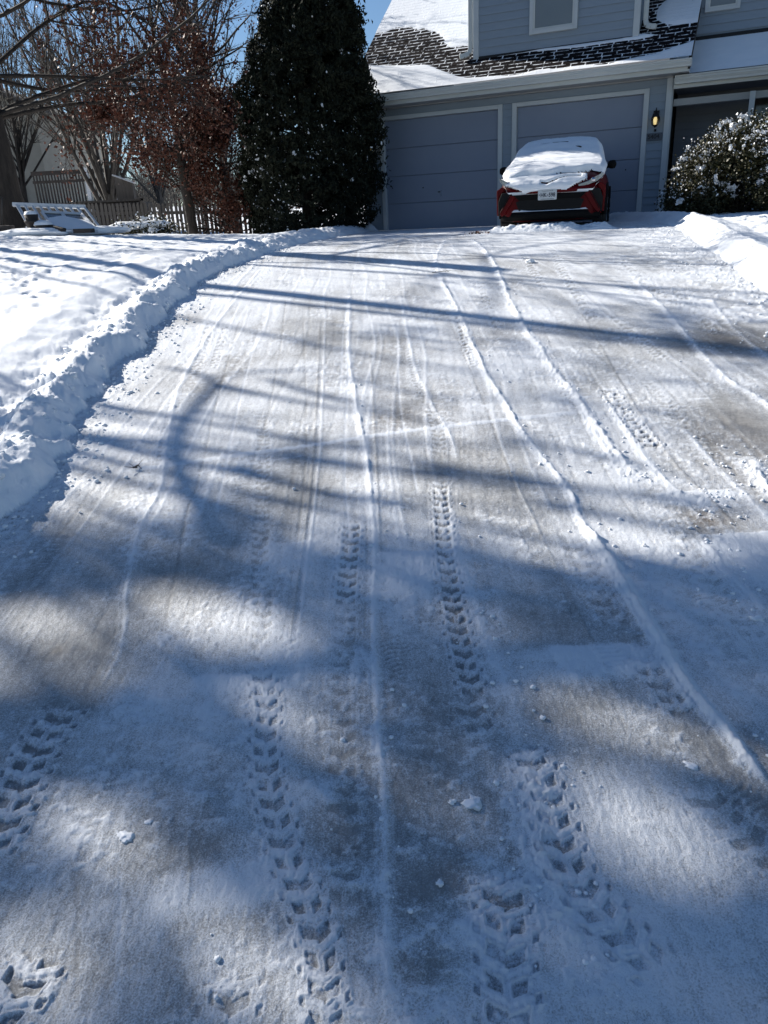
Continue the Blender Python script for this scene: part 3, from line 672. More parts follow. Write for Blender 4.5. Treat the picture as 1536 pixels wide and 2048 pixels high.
# roof: plane through the eave, shingles with snow drifts on them
RSL = .80; EZ = Z(3.85); EN = .45
def roofz(y): return EZ + RSL * (y + EN)      # y into the house
def roof_mat():
    m, nt, b = newmat('shingles_with_snow'); L = nt.links
    at = N(nt, 'ShaderNodeAttribute', attribute_name='cover'); tc = N(nt, 'ShaderNodeTexCoord'); mp = N(nt, 'ShaderNodeMapping')
    mp.inputs['Rotation'].default_value = (-math.atan(RSL), 0, 0); L.new(tc.outputs['Object'], mp.inputs[0])
    n0 = N(nt, 'ShaderNodeTexNoise', Scale=7, Detail=3); L.new(mp.outputs[0], n0.inputs['Vector'])
    br = N(nt, 'ShaderNodeTexBrick', Scale=1.0); br.offset = .37; br.offset_frequency = 2; br.squash = 1.35; br.squash_frequency = 3
    br.inputs['Mortar Size'].default_value = .013; br.inputs['Brick Width'].default_value = .26; br.inputs['Row Height'].default_value = .112; br.inputs['Mortar Smooth'].default_value = .25; br.inputs['Bias'].default_value = .0
    br.inputs['Color1'].default_value = (.006, .005, .006, 1); br.inputs['Color2'].default_value = (.017, .013, .013, 1)
    ad = N(nt, 'ShaderNodeMixRGB', blend_type='ADD'); ad.inputs[0].default_value = .022; L.new(mp.outputs[0], ad.inputs[1]); L.new(n0.outputs['Color'], ad.inputs[2]); L.new(ad.outputs[0], br.inputs['Vector'])
    n1 = N(nt, 'ShaderNodeTexNoise', Scale=9, Detail=5, Roughness=.7); L.new(tc.outputs['Object'], n1.inputs['Vector'])
    # snow = cover + mortar*k + noise
    def mt(op, a, c):
        k = N(nt, 'ShaderNodeMath', operation=op)
        for i, q in enumerate((a, c)):
            if isinstance(q, (int, float)): k.inputs[i].default_value = q
            else: L.new(q, k.inputs[i])
        return k.outputs[0]
    s = mt('ADD', mt('MULTIPLY', at.outputs['Fac'], 1.5), mt('MULTIPLY', br.outputs['Fac'], .58)); s = mt('ADD', s, mt('MULTIPLY', mt('SUBTRACT', n1.outputs['Fac'], .5), .9))
    mr = N(nt, 'ShaderNodeMapRange', interpolation_type='SMOOTHSTEP'); mr.inputs[1].default_value = .50; mr.inputs[2].default_value = .68; L.new(s, mr.inputs[0])
    mx = N(nt, 'ShaderNodeMix', data_type='RGBA'); L.new(mr.outputs[0], mx.inputs[0]); L.new(br.outputs['Color'], mx.inputs[6]); mx.inputs[7].default_value = (.84, .86, .89, 1)
    L.new(mx.outputs[2], b.inputs['Base Color']); b.inputs['Roughness'].default_value = .85; b.inputs['Specular IOR Level'].default_value = .06
    bu = N(nt, 'ShaderNodeBump', Strength=.6, Distance=.012); L.new(s, bu.inputs['Height']); L.new(bu.outputs[0], b.inputs['Normal'])
    return m
M_roof = roof_mat()
def blobmask(x, y, blobs):
    c = np.zeros_like(x)
    for (bx, by, rx, ry, a) in blobs:
        q = ((x - bx) / rx) ** 2 + ((y - by) / ry) ** 2; c += a * (1 - sst(.5, 1.5, q + (fbm(x * 3, y * 3, 5, 3) - .5) * .5))
    return c
nx, ny = 420, 260
gx, gy = np.meshgrid(np.linspace(-.70, 5.95, nx), np.linspace(-EN, 3.4, ny)); x_, y_ = gx.ravel(), gy.ravel()
# bare band runs from the upper left down across to the right under the dormer
cov = np.zeros_like(x_)
nz = (fbm(x_ * 2.4, y_ * 3, 8, 4) - .5) * .30
ub = np.interp(x_, [-.8, -.24, .5, .98, 1.29, 1.74, 2.0], [1.19, 1.36, 1.22, .80, .54, .43, .42])
lb = np.interp(x_, [-.8, -.37, .3, .94, 1.28, 1.87, 2.4, 2.7, 3.3, 3.8, 4.4, 5.0, 5.6, 5.95], [.42, .38, .27, .16, -.05, -.29, -.36, -.39, -.35, -.39, -.38, -.35, -.20, -.10])
cov += sst(-.10, .32, y_ - ub + nz) * (x_ < 2.1) * .85
cov += (1 - sst(-.05, .07, y_ - lb + nz * .35)) * .85
cov += blobmask(x_, y_, [(4.1, .19, 1.05, .075, .85), (2.9, .20, .7, .03, .5), (5.72, .72, .50, .38, 1.0), (5.95, 1.5, .55, .7, 1.0), (5.0, .16, .25, .05, .5)])
cov = np.clip(cov, 0, 1)
zz = roofz(y_) + cov * .035 * (1 + .4 * (fbm(x_ * 2, y_ * 2, 12, 3) - .5)) + .0
lap = (((y_ + EN) / math.cos(math.atan(RSL))) / .112) % 1.0
zz += (1 - lap) * .007 * (1 - cov)
fi = np.arange(nx * ny).reshape(ny, nx); Fr = np.stack([fi[:-1, :-1], fi[:-1, 1:], fi[1:, 1:], fi[1:, :-1]], -1).reshape(-1, 4)
roof = obj_np('roof', np.stack([x_, y_, zz], 1), Fr, M_roof, H0, smooth=True, attrs={'cover': cov})
yb_ = 3.4
for xx0, xx1 in ((-.70, -.66), (5.91, 5.95)):
    t = MB(); t.prism([(-EN, EZ - .012), (yb_, roofz(yb_) - .012), (yb_, roofz(yb_) - .17), (-EN, EZ - .17)], xx0, xx1, 'x'); t.build('rake_board', M_darkwood, H0)
# back slope keeps the gable solid
t = MB(); t.prism([(-.45, Z(3.80)), (3.4, roofz(3.4) - .03), (7.2, Z(3.80))], -.55, -.50, 'x'); t.prism([(-.45, Z(3.80)), (3.4, roofz(3.4) - .03), (7.2, Z(3.80))], 5.60, 5.66, 'x'); t.build('gable_wall', M_siding, H0)
t = MB(); t.add([(-.7, 3.4, roofz(3.4)), (5.95, 3.4, roofz(3.4)), (5.95, 7.25, EZ), (-.7, 7.25, EZ)], [(0, 1, 2, 3)]); t.build('back_roof', M_snow, H0)
# gutter (K profile) + fascia + soffit
def gutter(x0, x1, y, ztop, sc=1.0):
    h = MB(); P_ = [(0, 0), (-.125, 0), (-.125, -.018), (-.112, -.030), (-.112, -.05), (-.09, -.085), (-.085, -.115), (0, -.115), (0, -.105), (-.078, -.105), (-.10, -.05), (-.10, -.012), (0, -.012)]
    h.prism([(y + a * sc, ztop + c * sc) for a, c in P_[:8]], x0, x1, 'x')
    return h
g = gutter(-.72, 5.97, -EN + .0, EZ - .018); g.build('gutter', M_gut, H0)
t = MB(); t.box(-.70, 5.94, -EN + .001, -EN + .025, EZ - .20, EZ - .02); t.build('fascia', M_gut, H0)
t = MB(); t.box(-.69, 5.93, -EN + .026, .05, EZ - .197, EZ - .18); t.build('soffit', M_frieze, H0)
# dormer
DX0, DX1, DY = 1.90, 4.98, .20
w = MB(); siding(w, DX0 + .09, DX1 - .09, roofz(DY) - .02, Z(7.2), DY, .135); w.build('dormer_wall', M_siding, H0)
w = MB(); 
for xx in (DX0, DX1): w.prism([(DY + .012, roofz(DY) - .1), (DY + .012, Z(7.2)), (3.3, Z(7.2)), (3.3, roofz(3.3) - .1)], xx - .0 if xx == DX0 else xx - .03, xx + .03 if xx == DX0 else xx, 'x')
w.build('dormer_cheek', M_siding, H0)
t = MB(); t.box(DX0 - .01, DX0 + .10, DY - .035, DY + .04, roofz(DY) - .02, Z(7.2)); t.build('corner_board', M_trim, H0, .004)
t = MB(); t.box(DX1 - .10, DX1 + .01, DY - .035, DY + .04, roofz(DY) - .02, Z(7.2)); t.build('corner_board', M_trim, H0, .004)
t = MB(); t.box(DX0 - .3, DX1 + .3, DY - .35, 3.6, Z(7.2), Z(7.35)); t.build('dormer_roof', M_trim, H0)
t = MB(); t.box(DX0 + .1, DX1 - .1, DY - .03, DY - .004, roofz(DY) - .03, roofz(DY) + .022); t.build('flashing', M_gap, H0)
def window(x0, x1, z0, z1, y, fr=.07, name='window'):
    e = MB(); e.box(x0, x0 + fr, y - .05, y + .02, z0, z1); e.box(x1 - fr, x1, y - .05, y + .02, z0, z1); e.box(x0 + fr, x1 - fr, y - .05, y + .02, z0, z0 + fr); e.box(x0 + fr, x1 - fr, y - .05, y + .02, z1 - fr, z1)
    o = e.build(name, M_trim, H0, .003)
    q = MB(); f2 = .028; a, b_, c, d = x0 + fr, x1 - fr, z0 + fr, z1 - fr
    q.box(a, a + f2, y - .03, y, c, d); q.box(b_ - f2, b_, y - .03, y, c, d); q.box(a + f2, b_ - f2, y - .03, y, c, c + f2); q.box(a + f2, b_ - f2, y - .03, y, d - f2, d); q.box(a + f2, b_ - f2, y - .028, y, (c + d) / 2 - .015, (c + d) / 2 + .015)
    q.build('sash', M_gut, o)
    p = MB(); p.box(a + f2 * .5, b_ - f2 * .5, y - .014, y - .004, c, d); p.build('pane', M_blind, o)
    return o
window(3.00, 3.89, Z(4.63), Z(6.05), DY - .02)
def downspout(x, y, z0, z1, dx):
    d = MB(); pts = [(x, y, z1), (x, y, z0 + .16), (x + dx * .03, y - .02, z0 + .07), (x + dx * .12, y - .06, z0 + .035), (x + dx * .20, y - .09, z0 + .02)]
    for a, c in zip(pts[:-1], pts[1:]): d.bar(a, c, .085, .06, up=(0, 1, 0))
    return d.build('downspout', M_gut, H0, .008)
downspout(DX0 - .075, DY + .02, roofz(DY + .0) + .03, Z(7.2), -1)
downspout(DX1 + .09, DY + .12, roofz(DY + .1) + .03, Z(7.2), 1)
# main block at the right, behind: upper wall, porch roof, porch
MY = .9
w = MB(); siding(w, 5.80, 9.5, Z(4.33), Z(8), MY, .135); w.build('wall', M_siding, H0)
w = MB(); w.box(5.80, 9.5, MY + .012, MY + 6, GZ, Z(8)); w.box(5.785, 5.80, MY - .02, MY + 6, Z(4.0), Z(8)); w.build('inner_wall', M_siding, H0)
t = MB(); t.box(5.82, 9.5, MY - .05, MY - .018, Z(4.30), Z(4.36)); t.build('flashing', M_gap, H0)
window(6.02, 6.60, Z(4.72), Z(5.7), MY - .02, .055)
PX0, PX1, PY = 5.98, 9.5, -.12
a0, a1 = Z(4.30), Z(3.63)
nx, ny = 120, 60; gx, gy = np.meshgrid(np.linspace(5.62, PX1, nx), np.linspace(PY, MY, ny)); x_, y_ = gx.ravel(), gy.ravel()
fi = np.arange(nx * ny).reshape(ny, nx); Fr = np.stack([fi[:-1, :-1], fi[:-1, 1:], fi[1:, 1:], fi[1:, :-1]], -1).reshape(-1, 4)
zz = a1 + (a0 - a1) * (y_ - PY) / (MY - PY) + .01 * fbm(x_ * 2, y_ * 6, 3, 3) + .025
zz = np.where(x_ < 5.95, np.minimum(zz, roofz(y_) - .03), zz)
obj_np('porch_roof', np.stack([x_, y_, zz], 1), Fr, M_snow_fine, H0, smooth=True)
g = gutter(5.70, PX1, PY - .002, a1 - .0, 1.15); g.build('gutter', M_gut, H0)
t = MB(); t.box(5.68, PX1, PY + .0, PY + .03, a1 - .19, a1 - .02); t.build('fascia', M_gut, H0)
t = MB(); t.box(5.68, PX1, PY + .031, MY, a1 - .185, a1 - .17); t.build('soffit', M_shadedwall, H0)
t = MB(); t.box(5.68, PX1, .10, .22, Z(3.19), Z(3.30)); t.build('porch_beam', M_frieze, H0)
t = MB(); siding(t, 5.68, PX1, GZ, Z(3.45), MY - .01, .12); t.build('porch_wall', M_shadedwall, H0)
t = MB(); t.box(6.93, 7.02, .02, .14, GZ, Z(3.30)); t.build('porch_post', M_trim, H0, .004)
t = MB(); t.box(6.97, 8.2, MY - .08, MY - .03, GZ, Z(3.26)); o = t.build('front_door', M_darkwood, H0); 
t = MB(); t.box(7.05, 8.1, MY - .10, MY - .082, Z(2.6), Z(3.15)); t.build('transom_pane', M_glass, o)
t = MB(); t.box(5.672, 6.05, .02, .9, GZ - .05, Z(1.42)); t.build('porch_step', M_wood, H0)

# ------------------------------------------------------------------ red car under snow
CF = np.array([3.03, 13.55]); CARZ = float(zb(CF[1])) - .045
CA = math.radians(-17.5)
red, nt, bb = newmat('red_car_paint'); bb.inputs['Base Color'].default_value = (.085, .0012, .003, 1); bb.inputs['Roughness'].default_value = .5; bb.inputs['Specular IOR Level'].default_value = .12; bb.inputs['Coat Weight'].default_value = .04
M_red = red
M_plast = mat('black_plastic', (.003, .003, .0035), (.006, .006, .006), spec=.12, rough=.7, scale=30)
M_grille = mat('grille_black', (.002, .002, .0025), rough=.8)
M_tyre = mat('tyre_rubber', (.012, .012, .012), (.02, .02, .02), rough=.85, scale=20, bump=.3)
M_rim = mat('alloy', (.25, .25, .26), rough=.35, metal=.9)
M_chrome = mat('chrome', (.5, .5, .52), rough=.15, metal=1)
M_lens = mat('lamp_lens', (.32, .35, .36), (.12, .13, .14), rough=.08, scale=18, spec=.9, coat=1)
M_amber = mat('amber_lens', (.35, .12, .03), rough=.2, spec=.8)
M_carglass = mat('car_glass', (.01, .013, .015), rough=.05, spec=.9)
car = empty('parked_car', (CF[0], CF[1], CARZ), CA, 'red compact crossover parked facing the camera before the right garage door, buried in snow', 'car')
def loft(stations, n_sub=1, mirror=True):
    """stations: (y, [(x,z)...]) half outlines from bottom to top; mirrored across x"""
    mb = MB(); rings = []
    for y, pr in stations:
        full = [(x, y, z) for x, z in pr] + [(-x, y, z) for x, z in pr[::-1]]
        rings.append(full)
    n = len(rings[0]); vs = [v for r in rings for v in r]; fs = []
    for i in range(len(rings) - 1):
        for j in range(n): fs.append((i * n + j, i * n + (j + 1) % n, (i + 1) * n + (j + 1) % n, (i + 1) * n + j))
    fs.append(tuple(range(n))[::-1]); fs.append(tuple((len(rings) - 1) * n + j for j in range(n)))
    return mb.add(vs, fs, True)
def addsub(o, lv=2):
    s = o.modifiers.new('sub', 'SUBSURF'); s.levels = lv; s.render_levels = lv; return o
# lower body (half outline x,z bottom->top)
def ring(wb, wm, wt, zb_, zm, zs, ztop, cx=.0):
    return [(wb * .6, zb_), (wb, zb_ + .01), (wm, zm), (wm * .995, (zm + zs) / 2), (wt, zs), (wt * .80, ztop - .02), (wt * .4, ztop)]
st = [(-.02, ring(.60, .70, .62, .22, .42, .62, .66)), (.03, ring(.70, .80, .74, .19, .42, .72, .78)), (.16, ring(.80, .865, .82, .18, .45, .80, .90)), (.45, ring(.84, .895, .86, .18, .48, .86, .97)), (.95, ring(.85, .90, .86, .18, .5, .90, 1.03)), (1.25, ring(.85, .88, .84, .18, .5, .95, 1.06)),
      (2.0, ring(.84, .86, .83, .18, .5, .98, 1.04)), (3.0, ring(.85, .89, .85, .18, .5, 1.0, 1.05)), (3.9, ring(.84, .90, .83, .20, .55, 1.0, 1.05)), (4.25, ring(.76, .84, .74, .28, .55, .95, 1.0)), (4.38, ring(.6, .7, .6, .35, .55, .8, .85))]
addsub(loft(st).build('body', M_red, car))
st = [(1.02, [(.30, 1.0), (.70, 1.0), (.76, 1.01), (.72, 1.03), (.35, 1.05)]), (1.25, [(.30, .98), (.74, .98), (.80, 1.02), (.74, 1.10), (.38, 1.13)]), (1.75, [(.3, .98), (.76, .98), (.79, 1.06), (.68, 1.36), (.36, 1.40)]), (2.15, [(.3, .98), (.76, .98), (.79, 1.08), (.64, 1.47), (.34, 1.52)]), (2.9, [(.3, .98), (.77, .98), (.79, 1.1), (.62, 1.49), (.33, 1.545)]), (3.6, [(.3, .98), (.74, .98), (.76, 1.1), (.58, 1.42), (.31, 1.48)]), (4.15, [(.28, .96), (.62, .96), (.64, 1.02), (.52, 1.16), (.28, 1.2)])]
addsub(loft(st).build('cabin', M_carglass, car))
# front: bumper beam, grilles, headlights, fog recesses
m = MB(); m.prism([(-.58, .595), (-.50, .525), (.50, .525), (.58, .595), (.60, .61), (-.60, .61)], -.055, .02); m.build('upper_grille', M_plast, car, .01)
m = MB(); m.prism([(-.50, .36), (-.56, .50), (-.48, .525), (.48, .525), (.56, .50), (.50, .36)], -.045, .06)
for zz_ in (.40, .44, .48): m.box(-.5, .5, -.052, -.04, zz_, zz_ + .012)
m.build('lower_grille', M_grille, car)
m = MB()
for i in range(17):
    a = -.8 + i * .1
def chin(z0, z1, out, w_, nm, mt_):
    pts = []; mb = MB(); n = 18
    for i in range(n + 1):
        x = -w_ + 2 * w_ * i / n; y = -out + .22 * abs(x / w_) ** 3.5; pts.append((x, y))
    vs = [(x, y, z0 + .015) for x, y in pts] + [(x, y - .012, (z0 + z1) / 2) for x, y in pts] + [(x, y, z1) for x, y in pts] + [(x, y + .14, z1 + .004) for x, y in pts] + [(x, y + .14, z0) for x, y in pts]
    k = n + 1; fs = [(r * k + i, r * k + i + 1, ((r + 1) % 5) * k + i + 1, ((r + 1) % 5) * k + i) for r in range(5) for i in range(n)]
    fs += [tuple(r * k for r in range(5)), tuple(r * k + n for r in range(5))]
    return mb.add(vs, fs, True).build(nm, mt_, car)
chin(.20, .345, .085, .82, 'bumper_lip', M_plast); chin(.612, .70, .045, .76, 'nose_panel', M_red)
# arrow-shaped lower corner blades in body colour around dark fog recesses
for sx in (-1, 1):
    m = MB(); m.prism([(sx * .62, .66), (sx * .80, .66), (sx * .86, .52), (sx * .85, .30), (sx * .76, .34), (sx * .62, .50)], -.015, .14); m.build('fog_recess', M_grille, car, .01)
    m = MB(); m.prism([(sx * .56, .60), (sx * .66, .62), (sx * .83, .345), (sx * .80, .285), (sx * .74, .33)], -.045, .10); m.build('bumper_blade', M_red, car, .012)
    m = MB(); m.bar((sx * .655, -.052, .60), (sx * .815, -.052, .345), .014, .012); m.build('blade_trim', M_plast, car)
    m = MB(); m.prism([(sx * .845, .30), (sx * .885, .30), (sx * .895, .70), (sx * .80, .76), (sx * .76, .70), (sx * .84, .60)], .03, .20); m.build('fender_corner', M_red, car, .015)
    m = MB(); pts = [(.45, .735), (.60, .775), (.78, .86), (.845, .90), (.84, .84), (.76, .765), (.60, .715), (.46, .70)]
    m.prism([(sx * a, b_) for a, b_ in pts], .005, .20); o = m.build('headlight', M_lens, car, .012)
    m = MB(); m.lathe([(0, 0), (.03, -.0), (.038, .01), (.03, .02), (0, .02)], (0, 0, 0), 14, 'x'); q = m.build('projector', M_chrome, o); q.rotation_euler = (0, 0, math.pi / 2); q.location = (sx * .69, -.005, .79)
    # wheels
    for wy in (.93, 3.55):
        e = empty('wheel', (sx * .80, wy, .335), parent=car)
        m = MB(); m.lathe([(.20, -.11), (.31, -.115), (.335, -.09), (.335, .09), (.31, .115), (.20, .11)], (0, 0, 0), 28, 'x'); m.build('tyre', M_tyre, e)
        m = MB(); m.lathe([(0, .08), (.04, .08), (.05, .06), (.19, .09), (.215, .10), (.21, -.10), (0, -.1)], (0, 0, 0), 20, 'x')
        for j in range(5): a = j * 2 * math.pi / 5; m.bar((sx * .085, 0, 0), (sx * .10, .2 * math.cos(a), .2 * math.sin(a)), .045, .03)
        m.build('rim', M_rim, e)
        m = MB(); n = 16; r0, r1 = .345, .425
        vs = []; fs = []
        for j in range(n + 1):
            a = math.radians(-12 + 204 * j / n)
            for r_, xo in ((r0, .02), (r1, .0), (r1, .085), (r0, .085)): vs.append((sx * xo, r_ * math.cos(a), r_ * math.sin(a)))
        for j in range(n):
            for q_ in range(4): fs.append((j * 4 + q_, j * 4 + (q_ + 1) % 4, (j + 1) * 4 + (q_ + 1) % 4, (j + 1) * 4 + q_))
        m.add(vs, fs, True); o = m.build('wheel_arch', M_plast, car); o.location = (sx * .835, wy, .335)
    # mirror
    m = MB(); m.lathe([(0, -.11), (.05, -.10), (.075, -.05), (.08, .02), (.07, .07), (.03, .095), (0, .10)], (0, 0, 0), 14, 'x')
    o = m.build('side_mirror', M_plast, car); o.location = (sx * .955, 1.32, 1.06); o.scale = (.72, .8, .9)
    m = MB(); m.bar((-sx * .17, .03, -.06), (-sx * .05, 0, -.03), .05, .04); m.build('mirror_arm', M_plast, o)
m = MB(); m.box(-.84, .84, .25, 4.1, .17, .24); m.build('underbody', M_grille, car)
pl = MB(); 
def rrect(w_, h_, r_, n=4):
    P_ = []
    for cx_, cz_, a0_ in ((w_ - r_, h_ - r_, 0), (-w_ + r_, h_ - r_, 90), (-w_ + r_, -h_ + r_, 180), (w_ - r_, -h_ + r_, 270)):
        for i in range(n + 1): a = math.radians(a0_ + 90 * i / n); P_.append((cx_ + r_ * math.cos(a), cz_ + r_ * math.sin(a)))
    return P_
pe = empty('number_plate', (-.035, -.062, .595), parent=car)
pl.prism(rrect(.153, .078, .014), -.004, .004); pl.build('plate', mat('plate_white', (.50, .53, .54), (.58, .60, .61), rough=.45, scale=20), pe)
M_ptxt = mat('plate_ink', (.02, .03, .05), rough=.5)
text_mesh('HK', .088, M_ptxt, pe, (-.062, -.006, -.004), 'lettering', sx=.82)
text_mesh('598', .088, M_ptxt, pe, (.075, -.006, -.004), 'lettering', sx=.82)
text_mesh('A', .036, M_ptxt, pe, (-.128, -.006, .0), 'lettering', sx=.9)
m = MB(); m.lathe([(0, -.003), (.013, -.003), (.013, .003), (0, .003)], (.004, 0, -.004), 12, 'z'); q = m.build('plate_mark', M_ptxt, pe); q.rotation_euler = (math.pi / 2, 0, 0); q.location = (.0, -.005, -.005)
m = MB(); m.box(-.11, .11, -.0058, -.004, -.066, -.060); m.build('plate_line', M_ptxt, pe); m = MB(); m.box(-.07, .07, -.0058, -.004, .056, .062); m.build('plate_line', M_ptxt, pe)
for sx in (-1, 1):
    m = MB(); m.lathe([(0, -.004), (.006, -.004), (.006, .004), (0, .004)], (0, 0, 0), 8, 'z'); q = m.build('screw', M_blackmetal, pe); q.rotation_euler = (math.pi / 2, 0, 0); q.location = (sx * .085, -.006, .062)
# round badge that lies bare between the snow sheets
# snow on the car: thick sheet on bonnet, screen and roof; thinner crust hanging down the nose
def car_snow(name, prof_, w_, thick, nU, nV, maskf, lump, label):
    """prof_: centre line (y,z) front->back with half widths w_"""
    pr = np.array(prof_); L_ = np.r_[0, np.cumsum(np.hypot(np.diff(pr[:, 0]), np.diff(pr[:, 1])))]; u = np.linspace(0, L_[-1], nU)
    y = np.interp(u, L_, pr[:, 0]); z = np.interp(u, L_, pr[:, 1]); hw_ = np.interp(u, L_, w_); cam_ = np.interp(u, L_, [p[2] for p in prof_])
    for _ in range(3):
        y[1:-1] = (y[:-2] + 2 * y[1:-1] + y[2:]) / 4; z[1:-1] = (z[:-2] + 2 * z[1:-1] + z[2:]) / 4
    dy = np.gradient(y); dz = np.gradient(z); l = np.hypot(dy, dz); ny_, nz_ = -dz / l, dy / l
    v = np.linspace(-1, 1, nV); U, Vv = np.meshgrid(np.arange(nU), v, indexing='ij'); av = np.abs(Vv)
    X_ = Vv * hw_[U]; drop = cam_[U] * (av ** 2.6)
    edge_u = np.minimum(1, np.minimum(u[U], L_[-1] - u[U]) / .06); edge = np.sqrt(np.clip(edge_u, 0, 1)) * np.sqrt(np.clip((1 - av) / .10, 0, 1))
    mk = maskf(X_, u[U] / L_[-1], y[U], z[U])
    th = thick * (.25 + .75 * edge) * mk + lump * (fbm(X_ * 2.2 + 5, u[U] * 5.5, 13, 4) - .5) * 1.2 + lump * (fbm(X_ * 14, u[U] * 14, 14, 3) - .5) * .35
    th = np.where(mk > .02, np.maximum(th, .006), -.03)
    Yv = y[U] + ny_[U] * th; Zv = z[U] - drop + nz_[U] * th - 0.0
    back = np.stack([X_ * .97, y[U] + .03 - ny_[U] * .01, z[U] - drop - .05], -1)
    top = np.stack([X_, Yv, Zv], -1)
    Vt = np.concatenate([top.reshape(-1, 3), back.reshape(-1, 3)]); q = np.arange(nU * nV).reshape(nU, nV); off = nU * nV
    T = np.stack([q[:-1, :-1], q[1:, :-1], q[1:, 1:], q[:-1, 1:]], -1).reshape(-1, 4)
    mm = mk.ravel()[T].mean(1) > .15; T = T[mm]
    rim = []
    for a_, b_ in ((q[0, :-1], q[0, 1:]), (q[-1, 1:], q[-1, :-1]), (q[1:, 0], q[:-1, 0]), (q[:-1, -1], q[1:, -1])):
        rim.append(np.stack([a_, b_, b_ + off, a_ + off], -1))
    Fa = np.concatenate([T] + rim)
    o = obj_np(name, Vt, Fa, M_snow_fine, None, smooth=True)
    o.location = car.location; o.rotation_euler = car.rotation_euler
    return tag(o, label, 'snow')
one = lambda X, u, y, z: np.ones_like(X)
def m_upper(X, u, y, z):      # front edge retreats on the right so a headlight shows
    f = sst(0, .02, u - np.clip((X - .05) * .10, 0, .06) - .012 * np.sin(X * 11)); return f
car_snow('snow_sheet', [(.17, .86, .05), (.25, .93, .09), (.55, 1.02, .09), (1.00, 1.10, .08), (1.30, 1.20, .07), (1.80, 1.42, .07), (2.15, 1.515, .06), (2.9, 1.55, .07), (3.7, 1.47, .08), (4.0, 1.38, .08)],
         [.72, .80, .87, .88, .83, .77, .69, .66, .60, .54], .10, 150, 90, m_upper, .030, 'thick smooth snow sheet over bonnet, windscreen and roof of the red car')
def m_nose(X, u, y, z):
    left = X < .62
    rag = (fbm(X * 6, u * 5, 19, 4) - .5)
    g = sst(-.02, .05, u - .01 - .03 * rag + np.where(X < -.45, (-.45 - X) * 1.2, 0) * -1 + np.where(X > .28, -(X - .28) * 1.6, 0) + .0)
    curve = np.exp(-((u - (.30 + .42 * np.clip(X + .05, 0, .3) / .3 - .5 * np.clip(X + .05, -.2, 0) + .06 * np.clip(X - .3, 0, 1))) / .075) ** 2) * ((X > -.16) & (X < .5))
    return np.clip(g * (1 - curve * 1.2) * (X > -.76) * (X < .58), 0, 1)
car_snow('snow_crust', [(-.050, .665, .0), (-.042, .70, .01), (-.02, .76, .01), (.03, .81, .02), (.12, .86, .03), (.22, .90, .04)],
         [.70, .72, .75, .79, .82, .84], .034, 60, 110, m_nose, .026, 'thin crumbly snow crust clinging to the nose of the red car above its plate')
# snow line on the bumper lip
m = MB(); n = 26; pts = []
for i in range(n + 1):
    x = -.74 + 1.44 * i / n; y = -.085 + .22 * abs(x / .82) ** 3.5; h = .008 + .030 * max(0, 1 - abs(x + .55) / .25) + .018 * max(0, 1 - abs(x - .58) / .12) + .004 * random.random(); pts.append((x, y, h))
vs = [(x, y - .004, .349) for x, y, h in pts] + [(x, y + .01, .349 + h) for x, y, h in pts] + [(x, y + .09, .349 + h * .9) for x, y, h in pts] + [(x, y + .13, .349) for x, y, h in pts]; k = n + 1
m.add(vs, [(r * k + i, r * k + i + 1, (r + 1) * k + i + 1, (r + 1) * k + i) for r in range(3) for i in range(n)] , True)
o = m.build('snow_strip', M_snow_fine); o.location = car.location; o.rotation_euler = car.rotation_euler; tag(o, 'narrow white line of snow on the bumper lip of the red car', 'snow')
m = MB(); m.tube([(.30, 1.55, 1.405), (.36, 1.50, 1.40), (.40, 1.47, 1.385)], .012, 6); m.build('wiper', M_blackmetal, car); m = MB(); m.tube([(-.35, 1.78, 1.495), (-.1, 1.79, 1.51), (.15, 1.78, 1.51)], .006, 5); m.build('wiper', M_blackmetal, car)

# heap in front of the car
def heap(name, cx_, cy_, ang, lx, ly, h, seed, label, n=150):
    g1, g2 = np.meshgrid(np.linspace(-1, 1, n), np.linspace(-1, 1, n // 3)); a = g1.ravel(); b = g2.ravel()
    px = cx_ + a * lx * math.cos(ang) - b * ly * math.sin(ang); py = cy_ + a * lx * math.sin(ang) + b * ly * math.cos(ang)
    w = (1 - sst(.72, 1, np.abs(a))) * (1 - sst(.15, 1, np.abs(b)))
    hh = w * h * (.62 + .9 * (fbm(px * 4, py * 4, seed, 3) - .3)) + w * .05 * (fbm(px * 8, py * 8, seed + 3, 4, .6) - .5) + w * .05 * np.maximum(0, fbm(px * 28, py * 28, seed + 5, 2) - .5)
    V_ = np.stack([px, py, zb(py) - .02 + np.maximum(hh, 0) * 1.0 + (w > .02) * .0], 1); q = np.arange(len(a)).reshape(n // 3, n)
    return tag(obj_np(name, V_, np.stack([q[:-1, :-1], q[:-1, 1:], q[1:, 1:], q[1:, :-1]], -1).reshape(-1, 4), M_snow, smooth=True), label, 'snow heap')
cn = np.array([math.sin(CA), -math.cos(CA)]) * 1.0; cu = np.array([math.cos(CA), math.sin(CA)])
hp = CF - np.array([-math.sin(CA), math.cos(CA)]) * .22
heap('snow_heap', hp[0] + .05, hp[1], CA, 1.18, .32, .12, 401, 'low crumbly snow heap lying along the front bumper of the red car')
q = P0 + HU * 5.4 * HS + HN * .75; heap('snow_heap', q[0] + .3, q[1], -.45, 1.1, .6, .12, 411, 'shaded snow drift at the foot of the right corner of the garage')
q = P0 - HU * 1.0 + HN * .9; heap('snow_heap', q[0], q[1] - .2, .15, 1.1, .5, .20, 421, 'rough snow heap between the tall evergreen and the left garage door')

